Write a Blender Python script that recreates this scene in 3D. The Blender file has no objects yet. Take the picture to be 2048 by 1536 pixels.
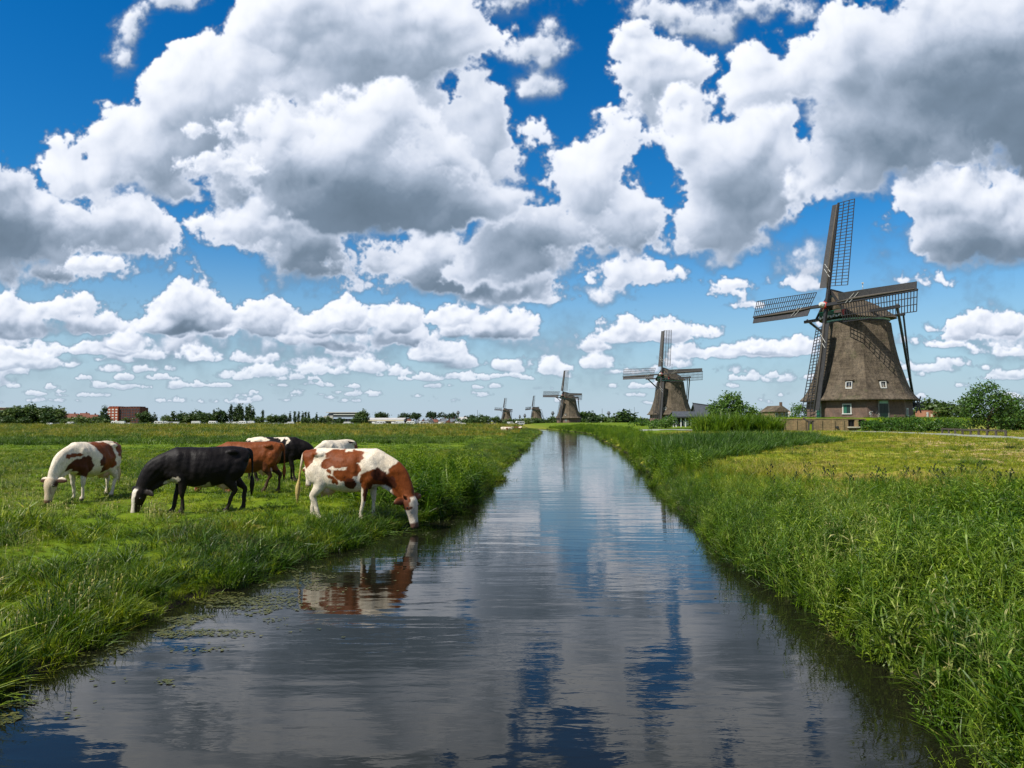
import bpy, math, random
import numpy as np
from mathutils import Vector, Matrix
random.seed(3)
SC = bpy.context.scene
COL = SC.collection
R = math.radians

# ------------------------------------------------------------------ camera, sky, sun, exposure
CAM_H = 2.15
FPX, HORIZ = 1500.0, 843.0                 # focal length and horizon row, in pixels of a 2048 x 1536 frame
PITCH = math.atan((HORIZ-768)/FPX)
cam_data = bpy.data.cameras.new('camera')
cam_data.sensor_width = 36.0
cam_data.lens = FPX/2048*36
cam_data.clip_start = .05
cam_data.clip_end = 20000
cam = bpy.data.objects.new('camera', cam_data)
COL.objects.link(cam)
cam.location = (0, 0, CAM_H)
cam.rotation_euler = (math.pi/2+PITCH, 0, 0)
SC.camera = cam

SUN_EL, SUN_AZ = R(49), R(54)              # azimuth: behind the camera, turned to its left
sun_dir = Vector((-math.sin(SUN_AZ)*math.cos(SUN_EL), -math.cos(SUN_AZ)*math.cos(SUN_EL), math.sin(SUN_EL)))
sl = bpy.data.lights.new('sun', 'SUN')
sl.energy = 5.0
sl.angle = R(.53)
sl.color = (1.0, .95, .86)
sun = bpy.data.objects.new('sun', sl)
COL.objects.link(sun)
sun.rotation_euler = sun_dir.to_track_quat('Z', 'Y').to_euler()
sun.location = (0, 0, 60)

vs = SC.view_settings
vs.view_transform = 'Standard'
vs.look = 'None'
vs.exposure = 0.55
vs.gamma = 1.0
vs.use_curve_mapping = False
SC.cycles.use_denoising = True
SC.cycles.max_bounces = 6
SC.cycles.diffuse_bounces = 3
SC.cycles.glossy_bounces = 3
SC.cycles.transmission_bounces = 4
SC.cycles.transparent_max_bounces = 4
SC.cycles.caustics_reflective = False
SC.cycles.caustics_refractive = False

def lattice(rng, n): return rng.random((n, n)).astype(np.float32)
def vnoise(x, y, L):
    n = L.shape[0]
    xi = np.floor(x).astype(np.int32); yi = np.floor(y).astype(np.int32)
    fx = (x-xi).astype(np.float32); fy = (y-yi).astype(np.float32)
    fx = fx*fx*fx*(fx*(fx*6-15)+10); fy = fy*fy*fy*(fy*(fy*6-15)+10)
    x0 = xi % n; x1 = (xi+1) % n; y0 = yi % n; y1 = (yi+1) % n
    return ((L[y0, x0]*(1-fx)+L[y0, x1]*fx)*(1-fy)+(L[y1, x0]*(1-fx)+L[y1, x1]*fx)*fy)*2-1
def fbm(x, y, L, o=5, g=.5):
    s = 0; a = 1; t = 0
    for i in range(o):
        s = s+a*vnoise(x*(2**i)+17.3*i, y*(2**i)+9.1*i, L); t += a; a *= g
    return s/t*1.6
def worley(x, y, LX, LY):
    n = LX.shape[0]
    xi = np.floor(x).astype(np.int32); yi = np.floor(y).astype(np.int32)
    best = np.full(x.shape, 9., np.float32)
    for dy in (-1, 0, 1):
        for dx in (-1, 0, 1):
            cx = xi+dx; cy = yi+dy
            px = cx+LX[cy % n, cx % n]; py = cy+LY[cy % n, cx % n]
            d = (px-x)**2+(py-y)**2
            best = np.minimum(best, d)
    return best
def billow(x, y, LX, LY, o=4, g=.55):
    s = 0; a = 1; t = 0
    for i in range(o):
        w = worley(x*(1.95**i)+5.7*i, y*(1.95**i)+3.3*i, LX, LY)
        s = s+a*(1-1.3*w); t += a; a *= g
    return s/t
def sstep(a, b, x):
    t = np.clip((x-a)/(b-a), 0, 1); return t*t*(3-2*t)
def shift(a, dx, dy):
    # sample a at (x+dx, y+dy), edges clamped
    H, W = a.shape
    ys = np.clip(np.arange(H)+int(round(dy)), 0, H-1); xs = np.clip(np.arange(W)+int(round(dx)), 0, W-1)
    return a[ys][:, xs]
def blur(a, r):
    r = max(1, int(r))
    for ax in (0, 1):
        for _ in range(2):
            p = np.concatenate([np.repeat(np.take(a, [0], ax), r, ax), a, np.repeat(np.take(a, [-1], ax), r+1, ax)], ax)
            c = np.cumsum(p, ax, dtype=np.float64)
            n = a.shape[ax]
            hi = np.take(c, np.arange(2*r, 2*r+n), ax); lo = np.take(c, np.arange(0, n), ax)
            a = ((hi-lo)/(2*r)).astype(np.float32)
    return a
U0, U1, V0, V1 = -.92, .92, -.02, .72
def cloud_map(W=2000, H=804, seed=7):
    rng = np.random.default_rng(seed)
    u = np.linspace(U0, U1, W, dtype=np.float32)[None, :].repeat(H, 0)
    v = np.linspace(V1, V0, H, dtype=np.float32)[:, None].repeat(W, 1)   # row 0 = top
    c, s = math.cos(PITCH), math.sin(PITCH)
    fw = c+v*s; up = v*c-s
    X = 1024+FPX*u/fw; Y = 768-FPX*up/fw
    k = W/(U1-U0)/FPX                                             # map px per photo px
    L = lattice(rng, 256); LX = lattice(rng, 128); LY = lattice(rng, 128)
    wx = fbm(X/90, Y/90, L, 4)*16+fbm(X/22+50, Y/22, L, 3)*5; wy = fbm(X/90+40, Y/90+11, L, 4)*12+fbm(X/22+80, Y/22, L, 3)*4
    rgb = np.zeros((H, W), np.float32); A = np.zeros((H, W), np.float32)
    shade_tot = np.ones((H, W), np.float32)
    def field(ell, Xd, Yd, ks=14., low=1.):
        acc = np.zeros_like(Xd)
        for e in ell:
            cx, cy, rx, ry = e[:4]
            dy = Yd-cy
            r = np.sqrt(((Xd-cx)/rx)**2+(np.where(dy > 0, dy*low, dy)/ry)**2)
            sd = (1-r)*min(rx, ry)
            acc += np.exp(np.clip(sd/ks, -20, 20))
        return np.log(acc+1e-9)*ks
    def layer(ell, dark, S, soft, bright=1.0, wisp=0.0, flat=1.0, low=1., dense=1., ksf=.20):
        """S = puff size in photo px"""
        pad = S*2.2
        x0 = min(e[0]-e[2] for e in ell)-pad; x1 = max(e[0]+e[2] for e in ell)+pad
        y0 = min(e[1]-e[3] for e in ell)-pad; y1 = max(e[1]+e[3] for e in ell)+pad
        rows = np.where((Y[:, W//2] > y0) & (Y[:, W//2] < y1))[0]; cols = np.where((X[H//2] > x0-40) & (X[H//2] < x1+40))[0]
        if not len(rows) or not len(cols): return
        sl = (slice(rows[0], rows[-1]+1), slice(cols[0], cols[-1]+1))
        x, y = X[sl], Y[sl]
        Xd = x+wx[sl]*S/60; Yd = y+wy[sl]*S/60
        m = field(ell, Xd, Yd, S*ksf, low)-S*(ksf*.65+.05)
        b = billow(Xd/S, Yd/S, LX, LY, 4, .62)
        f = fbm(x/(S*2.2)+3, y/(S*2.2)+8, L, 7, .6)
        up_m = shift(m, 0, -S*1.0*k)
        under = sstep(-S*.1, S*.9, up_m-m)*flat
        d = m+S*.46*(b-.35)*(1-.75*under)+S*.75*f*(1-.45*under)
        fine = fbm(x/(S*.22)+31, y/(S*.22)+5, L, 4, .65)
        w = soft*S*(1+1.2*under)
        a = sstep(-w*.5, w*.9, d+S*.07*min(1, S/45)*fine*(1-.6*under))
        if wisp: a = a*np.clip(.55+.9*f+wisp, 0, 1)
        dn = d/S
        od = 0
        for i, st in enumerate((.3, .7, 1.3, 2.2, 3.4)):
            od = od+np.clip(shift(dn, -.42*st*S*k, -st*S*k)+.15, 0, 1.5)*(.9, 1.0, 1., .8, .6)[i]
        od = blur(od, S*.12*k)
        sun = np.exp(-.36*od)
        big = blur(np.sqrt(np.clip(dn, 0, 3)+.02)*S*.7+S*.5*b+S*.5*f, S*.16*k)
        gy, gx = np.gradient(big, 1/k)
        nl = (gx*.45+gy*.72+.62)/np.sqrt(gx*gx+gy*gy+1)
        q = b*.6+f*.5
        c1 = q-blur(q, S*.42*k); c2 = q-blur(q, max(1, S*.12*k))
        c1 = shift(c1, 0, S*.06*k)
        br = .44+.40*sun+.34*np.clip(nl, 0, 1)*(.30+.70*sun)+(.46*np.clip(c1, -.5, .6)+.18*c2)*(.35+.65*sun)*(1-.5*under)-.10*under*dense
        dd = np.zeros_like(x)
        for e in dark:
            r2 = ((x-e[0]+f*30)/e[2])**2+((y-e[1]+f*20)/e[3])**2
            dd = np.maximum(dd, e[4]*np.exp(-r2*.9))
        br = br*(1-np.clip(dd*(1+.2*f-.35*np.clip(c1, -1, 1)), 0, .85))*bright
        thin = sstep(0, S*.4, d)
        br = br*thin+(1-thin)*np.maximum(br, (.86-.14*under)*bright)
        hi = np.clip(br-.62, 0, 9)
        br = np.minimum(br, .62)+.36*(1-np.exp(-hi/.36))
        rgb[sl] = rgb[sl]*(1-a)+br*a; A[sl] = A[sl]*(1-a)+a
    # far rows just over the horizon
    r = np.random.default_rng(11)
    ell = []
    for row, (y, n, sx) in enumerate(((805, 26, 17), (792, 34, 20), (776, 34, 25), (758, 30, 31))):
        for i in range(n):
            x = r.uniform(-250, 2300)
            if r.random() < (.25 if x < 1000 else .55) and row > 1: continue
            q = r.uniform(.5, 1.2)
            for j in range(r.integers(1, 4)):
                ell.append((x+r.normal()*sx*q, y+r.normal()*2-3*q, sx*q*r.uniform(.5, 1.), 3.2*q*(1+row*.45)))
    layer(ell, [], 9, .34, bright=1.04, low=2., ksf=.1)
    ell = []
    for i in range(95):
        y = r.uniform(650, 785)
        x = r.uniform(-300, 2300)
        if r.random() > (.95 if x < 1080 else .42): continue
        s = (800-y)/200
        wd = (20+60*s)*r.uniform(.5, 1.2)
        if 1080 < x < 1700 and y < 690: continue
        for j in range(4):
            ell.append((x+r.uniform(-1, 1)*wd*.8, y-r.uniform(0, 1)*wd*.12, wd*r.uniform(.3, .6), wd*r.uniform(.20, .42)))
    layer([(200, 700, 420, 60), (700, 695, 400, 46), (-100, 640, 300, 80), (1000, 690, 160, 24), (200, 755, 500, 16), (1850, 690, 260, 22)], [], 60, 1.1, bright=.80, wisp=-.12, low=1.3)
    layer(ell, [], 18, .40, bright=.97, low=2.2, dense=2., ksf=.1)
    ell = []
    for x, y, rx, ry in ((60, 730, 95, 24), (150, 705, 90, 16), (255, 700, 50, 30), (300, 738, 70, 14), (400, 716, 70, 18), (560, 748, 90, 18), (640, 745, 60, 14),
                         (740, 735, 60, 20), (800, 745, 50, 14), (880, 712, 60, 32), (930, 730, 50, 20), (1000, 735, 34, 20), (1045, 742, 26, 17), (1105, 735, 30, 22), (1200, 728, 42, 20), (1130, 752, 24, 8),
                         (1370, 714, 38, 22), (1430, 712, 36, 16), (1530, 700, 62, 22), (1600, 705, 50, 12), (1890, 690, 60, 12), (2020, 705, 60, 16), (-100, 720, 120, 26), (-200, 690, 160, 30), (2150, 720, 120, 20), (1240, 745, 34, 6), (1850, 740, 40, 7), (1920, 730, 40, 8), (1480, 745, 30, 6),
                         (1050, 600, 80, 14), (0, 690, 60, 20)):
        ell.append((x, y, rx, ry)); ell.append((x-rx*.3, y-ry*.45, rx*.45, ry*.7))
    layer(ell, [], 20, .36, bright=1.04, low=2.2, dense=1.6, ksf=.1)
    # mid rows
    ell = [(90, 620, 100, 34), (20, 655, 80, 36), (190, 650, 64, 30), (370, 620, 80, 50), (350, 660, 105, 34), (420, 655, 70, 34), (-60, 640, 140, 50), (540, 640, 70, 38), (610, 660, 70, 46), (680, 650, 62, 44), (640, 694, 80, 14),
           (780, 640, 66, 34), (820, 676, 70, 26), (900, 640, 50, 24), (975, 638, 90, 26), (1000, 665, 70, 22), (250, 690, 60, 24),
           (1250, 672, 76, 20), (1230, 664, 40, 24), (1340, 668, 60, 18), (1300, 655, 30, 16), (1960, 668, 66, 24), (2020, 660, 60, 28), (1940, 645, 30, 20), (1420, 590, 60, 18), (1460, 570, 40, 14), (1590, 565, 60, 26), (1620, 540, 30, 22),
           (1830, 560, 50, 20), (2200, 650, 120, 40), (1500, 610, 50, 9), (1170, 565, 16, 14), (-250, 640, 120, 50)]
    dark = [(400, 680, 110, 26, .50), (650, 695, 150, 20, .40), (860, 700, 120, 18, .40), (1000, 685, 90, 15, .4), (110, 665, 160, 15, .30), (1260, 695, 110, 10, .3)]
    layer(ell, dark, 34, .24, bright=1.03, low=1.8, dense=1.6, ksf=.1)
    layer([(370, 625, 76, 66), (330, 650, 60, 40), (415, 645, 56, 44), (690, 648, 44, 40), (640, 655, 44, 40), (800, 650, 56, 50), (540, 655, 50, 52), (505, 640, 34, 40), (880, 700, 50, 26), (250, 688, 44, 26), (60, 715, 54, 22), (590, 742, 60, 16), (1255, 672, 66, 36), (1215, 676, 44, 22), (1320, 676, 50, 24), (1960, 660, 60, 36), (1925, 672, 40, 22), (2015, 655, 50, 34), (1410, 712, 44, 18), (1590, 700, 56, 14), (1530, 696, 40, 18), (1105, 735, 26, 22)],
          [(400, 672, 90, 22, .55), (660, 680, 110, 16, .45), (820, 682, 80, 16, .42), (1270, 694, 90, 9, .35), (560, 690, 60, 14, .4), (1980, 686, 80, 10, .3)], 28, .22, bright=1.04, low=2.0, dense=1.6, ksf=.1)
    # thin veil right of the mill
    layer([(1720, 520, 130, 34), (1640, 600, 100, 16), (1760, 575, 90, 14)], [], 60, .9, bright=.82, wisp=-.25)
    layer([(1370, 40, 110, 44), (1490, 20, 110, 44), (1440, 70, 50, 30), (1100, 40, 26, 34), (1085, 85, 34, 26), (1030, 100, 46, 14), (1085, 130, 16, 22), (1070, 172, 30, 14), (355, -8, 50, 20), (1010, -10, 120, 30), (1180, -15, 60, 22), (260, 50, 30, 46), (250, 110, 22, 30), (1200, 590, 40, 8)], [], 46, .55, bright=.9, wisp=.28)
    # second rank
    ell = [(560, 440, 120, 66), (600, 490, 120, 70), (500, 470, 70, 50), (640, 550, 100, 34), (450, 450, 44, 40),
           (900, 545, 170, 56), (830, 520, 80, 60), (1000, 560, 130, 44), (760, 570, 60, 26), (700, 580, 26, 22),
           (1300, 548, 90, 24), (1240, 560, 40, 20),
           (1960, 440, 120, 84), (1900, 480, 80, 50), (2060, 430, 120, 100), (1880, 385, 46, 36),
           (1310, 190, 70, 70), (1355, 150, 45, 50), (1300, 110, 60, 50), (1330, 240, 62, 28), (1270, 160, 40, 60)]
    dark = [(640, 520, 150, 80, .54), (930, 575, 240, 44, .56), (1960, 510, 170, 40, .46), (640, 580, 110, 24, .45), (1330, 230, 90, 60, .12), (1060, 560, 120, 50, .5)]
    layer(ell, dark, 58, .22, bright=1.0)
    ell = [(90, 470, 150, 70), (230, 470, 110, 60), (310, 480, 50, 44), (0, 430, 110, 100), (120, 545, 190, 34), (-120, 470, 180, 110), (220, 555, 60, 20), (-200, 330, 190, 90)]
    dark = [(60, 480, 230, 56, .52), (160, 570, 200, 30, .52), (-150, 480, 200, 90, .4), (-10, 390, 100, 90, .34)]
    layer(ell, dark, 62, .2)
    # the great centre mass and its right-hand shoulders
    ell = [(440, 190, 190, 140), (300, 300, 150, 110), (150, 350, 110, 90), (230, 230, 60, 56), (520, 330, 150, 80), (360, 370, 120, 50), (90, 320, 60, 60),
           (720, 90, 240, 150), (620, 40, 150, 110), (860, 60, 120, 110), (560, 20, 90, 60), (760, 250, 240, 150), (930, 280, 120, 130),
           (1180, 340, 150, 90), (1060, 260, 60, 50), (1240, 430, 190, 90), (1440, 330, 120, 110), (1500, 290, 100, 90), (1430, 430, 140, 80), (1120, 460, 150, 80), (1530, 380, 70, 70), (1060, 520, 110, 50), (1350, 490, 120, 36)]
    dark = [(600, 400, 200, 60, .42), (1260, 490, 240, 60, .44), (1080, 500, 170, 80, .44), (1500, 400, 120, 80, .30), (370, 340, 150, 80, .36), (760, 120, 200, 70, .18), (560, 250, 60, 120, .14)]
    layer(ell, dark, 84, .17)
    # darker near deck whose base hangs in the middle of the frame
    ell = [(700, 300, 170, 110), (640, 370, 190, 66), (800, 390, 190, 80), (740, 230, 130, 60), (880, 420, 110, 60), (560, 250, 50, 60)]
    dark = [(770, 420, 260, 90, .66), (600, 365, 170, 60, .50), (880, 440, 150, 80, .58), (830, 300, 130, 80, .22)]
    layer(ell, dark, 95, .26)
    ell = [(1600, 145, 115, 80), (1720, 110, 170, 120), (1880, 90, 200, 150), (2080, 150, 200, 200), (1780, 250, 190, 90), (1900, 280, 170, 70), (1700, 340, 90, 44), (2300, 150, 200, 260), (2040, 330, 110, 40)]
    dark = [(1980, 200, 240, 170, .52), (1790, 300, 200, 70, .46), (2150, 300, 250, 150, .55), (1680, 220, 140, 70, .24)]
    layer(ell, dark, 92, .18)
    layer([(440, 330, 56, 24), (410, 318, 40, 18), (485, 345, 34, 15), (400, 262, 50, 16), (200, 532, 66, 18)], [], 30, .28, bright=1.)
    # overhead rest, seen only out of frame and in ripples
    ov = sstep(-60, -260, Y)*sstep(-.25, .35, fbm(X/420, Y/420+4, L, 6, .55))
    rgb = rgb*(1-ov)+(.55+.25*fbm(X/200, Y/200, L, 4))*ov; A = np.maximum(A, ov)
    return np.clip(rgb, 0, 1.2), np.clip(A, 0, 1), X, Y

def build_world():
    val, alpha, _, _ = cloud_map()
    H, W = val.shape
    img = bpy.data.images.new('cloud_field', W, H, float_buffer=True, is_data=True, alpha=False)
    buf = np.zeros((H, W, 4), np.float32)
    buf[..., 0] = val[::-1]
    buf[..., 1] = alpha[::-1]
    buf[..., 3] = 1
    img.pixels.foreach_set(buf.ravel())
    w = bpy.data.worlds.new('World')
    SC.world = w
    w.use_nodes = True
    w.cycles.sampling_method = 'MANUAL'
    w.cycles.sample_map_resolution = 512
    nt = w.node_tree
    nt.nodes.clear()
    N = lambda t: nt.nodes.new(t)
    L = nt.links.new
    def math_(op, a, b=None, c=None, clamp=False):
        n = N('ShaderNodeMath'); n.operation = op; n.use_clamp = clamp
        for i, v in enumerate((a, b, c)):
            if v is None: continue
            if isinstance(v, (int, float)): n.inputs[i].default_value = v
            else: L(v, n.inputs[i])
        return n.outputs[0]
    sky = N('ShaderNodeTexSky')
    sky.sky_type = 'NISHITA'
    sky.sun_disc = False
    sky.sun_elevation = SUN_EL
    sky.sun_rotation = math.pi+SUN_AZ
    sky.altitude = 0
    sky.air_density = SKY_AIR
    sky.dust_density = SKY_DUST
    sky.ozone_density = SKY_OZONE
    hsv = N('ShaderNodeHueSaturation')
    hsv.inputs['Saturation'].default_value = SKY_SAT
    hsv.inputs['Hue'].default_value = SKY_HUE
    L(sky.outputs[0], hsv.inputs['Color'])
    tint = N('ShaderNodeMix'); tint.data_type = 'RGBA'; tint.blend_type = 'MULTIPLY'; tint.inputs[0].default_value = 1
    L(hsv.outputs[0], tint.inputs[6]); tint.inputs[7].default_value = (*SKY_TINT, 1)
    # pale blue haze low over the whole horizon
    tc = N('ShaderNodeTexCoord')
    sp = N('ShaderNodeSeparateXYZ')
    L(tc.outputs['Generated'], sp.inputs[0])
    hz = N('ShaderNodeMapRange'); hz.interpolation_type = 'SMOOTHERSTEP'
    L(sp.outputs[2], hz.inputs[0]); hz.inputs[1].default_value = .30; hz.inputs[2].default_value = -.06
    hz.inputs[3].default_value = 0; hz.inputs[4].default_value = 1
    hm = N('ShaderNodeMix'); hm.data_type = 'RGBA'
    L(hz.outputs[0], hm.inputs[0]); L(tint.outputs[2], hm.inputs[6]); hm.inputs[7].default_value = (*[c/SKY_STRENGTH for c in HORIZON_HAZE], 1)
    bg = N('ShaderNodeBackground')
    bg.inputs['Strength'].default_value = SKY_STRENGTH
    L(hm.outputs[2], bg.inputs['Color'])
    y = math_('MAXIMUM', sp.outputs[1], .02)
    u = math_('DIVIDE', sp.outputs[0], y)
    v = math_('DIVIDE', sp.outputs[2], y)
    uu = math_('DIVIDE', math_('SUBTRACT', u, U0), U1-U0)
    vv = math_('DIVIDE', math_('SUBTRACT', v, V0), V1-V0)
    cb = N('ShaderNodeCombineXYZ')
    L(uu, cb.inputs[0]); L(vv, cb.inputs[1])
    im = N('ShaderNodeTexImage')
    im.image = img
    im.extension = 'EXTEND'
    im.interpolation = 'Cubic'
    L(cb.outputs[0], im.inputs[0])
    si = N('ShaderNodeSeparateColor')
    L(im.outputs[0], si.inputs[0])
    # inside the mapped part of the sky (the quarter in front of the camera)?
    def ramp(x, a, b):
        n = N('ShaderNodeMapRange'); n.interpolation_type = 'SMOOTHSTEP'
        L(x, n.inputs[0]); n.inputs[1].default_value = a; n.inputs[2].default_value = b
        n.inputs[3].default_value = 0; n.inputs[4].default_value = 1
        return n.outputs[0]
    ins = math_('MULTIPLY', ramp(math_('ABSOLUTE', u), U1, U1-.10), math_('MULTIPLY', ramp(v, V1, V1-.08), ramp(sp.outputs[1], .02, .08)))
    # the rest of the sky: the same kind of broken cumulus from fractal noise on a flat deck
    zz = math_('MAXIMUM', sp.outputs[2], .03)
    c2 = N('ShaderNodeCombineXYZ')
    L(math_('DIVIDE', sp.outputs[0], math_('ADD', zz, .15)), c2.inputs[0]); L(math_('DIVIDE', sp.outputs[1], math_('ADD', zz, .15)), c2.inputs[1])
    nz = N('ShaderNodeTexNoise')
    nz.inputs['Scale'].default_value = 1.7; nz.inputs['Detail'].default_value = 8; nz.inputs['Roughness'].default_value = .58
    L(c2.outputs[0], nz.inputs['Vector'])
    a2 = math_('MULTIPLY', ramp(nz.outputs[0], .48, .60), ramp(sp.outputs[2], .0, .06))
    b2 = math_('SUBTRACT', 1.12, math_('MULTIPLY', ramp(nz.outputs[0], .5, .8), .6))
    def mix(f, a, b):
        n = N('ShaderNodeMix'); n.data_type = 'FLOAT'
        L(f, n.inputs[0])
        for i, q in ((2, a), (3, b)):
            L(q, n.inputs[i])
        return n.outputs[0]
    al = mix(ins, a2, si.outputs[1])
    br = mix(ins, b2, si.outputs[0])
    # air between the far rows of cloud and the eye
    mist = math_('MULTIPLY', ramp(v, .12, -.02), .42)
    al = math_('MULTIPLY', al, math_('SUBTRACT', 1, math_('MULTIPLY', mist, ins)))
    cr = N('ShaderNodeValToRGB')
    e = cr.color_ramp.elements
    stops = ((0, (.09, .135, .185, 1)), (.3, (.18, .245, .33, 1)), (.5, (.35, .425, .54, 1)), (.68, (.58, .645, .77, 1)), (.84, (.82, .86, .95, 1)), (1.0, (1.08, 1.08, 1.08, 1)))
    e[0].position, e[0].color = stops[0]
    e[1].position, e[1].color = stops[-1]
    for p, c in stops[1:-1]:
        q = e.new(p); q.color = c
    L(br, cr.inputs[0])
    bc = N('ShaderNodeBackground')
    L(cr.outputs[0], bc.inputs[0])
    bc.inputs[1].default_value = CLOUD_STRENGTH
    ms = N('ShaderNodeMixShader')
    L(al, ms.inputs[0]); L(bg.outputs[0], ms.inputs[1]); L(bc.outputs[0], ms.inputs[2])
    out = N('ShaderNodeOutputWorld')
    L(ms.outputs[0], out.inputs[0])
SKY_STRENGTH, SKY_AIR, SKY_DUST, SKY_OZONE, SKY_SAT, SKY_HUE = .070, 1.15, .0, 4.0, 1.42, .5
SKY_TINT = (.52, 1.0, 1.16)
HORIZON_HAZE = (.33, .405, .49)
CLOUD_STRENGTH = .73
build_world()

# ------------------------------------------------------------------ helpers
def pix(px, py, Y):
    """world point at depth Y seen at photo pixel (px, py)"""
    ux, uy = (px-1024)/FPX, (768-py)/FPX
    c, s = math.cos(PITCH), math.sin(PITCH)
    t = Y/(c-uy*s)
    return Vector((ux*t, Y, CAM_H+(uy*c+s)*t))
def onz(px, py, z=0.):
    ux, uy = (px-1024)/FPX, (768-py)/FPX
    c, s = math.cos(PITCH), math.sin(PITCH)
    t = (z-CAM_H)/(uy*c+s)
    return Vector((ux*t, (c-uy*s)*t, z))

def tag(o, label=None, cat=None, group=None, kind=None):
    if label: o['label'] = label
    if cat: o['category'] = cat
    if group: o['group'] = group
    if kind: o['kind'] = kind
    return o
def empty(name, loc=(0, 0, 0), rz=0, label=None, cat=None, group=None):
    o = bpy.data.objects.new(name, None)
    COL.objects.link(o)
    o.location = loc
    o.rotation_euler = (0, 0, rz)
    o.empty_display_size = .3
    return tag(o, label, cat, group)
def link(name, me, parent=None, loc=None):
    o = bpy.data.objects.new(name, me)
    COL.objects.link(o)
    if parent is not None: o.parent = parent
    if loc is not None: o.location = loc
    return o
def copy_tree(o, parent=None):
    c = o.copy()
    COL.objects.link(c)
    if parent is not None: c.parent = parent
    for ch in [k for k in o.children]:
        copy_tree(ch, c)
    return c
def mesh_np(name, verts, faces, mats, smooth=False, mi=None):
    """faces: (n,3) or (n,4) array, or a list of them"""
    me = bpy.data.meshes.new(name)
    verts = np.asarray(verts, np.float32)
    if not isinstance(faces, list) or (len(faces) and np.ndim(faces[0]) == 1): faces = [faces]
    faces = [np.asarray(f, np.int32) for f in faces if len(f)]
    me.vertices.add(len(verts))
    me.vertices.foreach_set('co', verts.ravel())
    nl = sum(f.size for f in faces); nf = sum(len(f) for f in faces)
    me.loops.add(nl)
    me.loops.foreach_set('vertex_index', np.concatenate([f.ravel() for f in faces]))
    me.polygons.add(nf)
    tot = np.concatenate([np.full(len(f), f.shape[1], np.int32) for f in faces])
    me.polygons.foreach_set('loop_start', np.concatenate([[0], np.cumsum(tot)[:-1]]).astype(np.int32))
    me.polygons.foreach_set('loop_total', tot)
    if mi is not None: me.polygons.foreach_set('material_index', np.asarray(mi, np.int32))
    me.polygons.foreach_set('use_smooth', np.full(nf, smooth, bool))
    for m in (mats if isinstance(mats, (list, tuple)) else [mats]): me.materials.append(m)
    me.update(calc_edges=True)
    me.validate()
    return me

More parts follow.
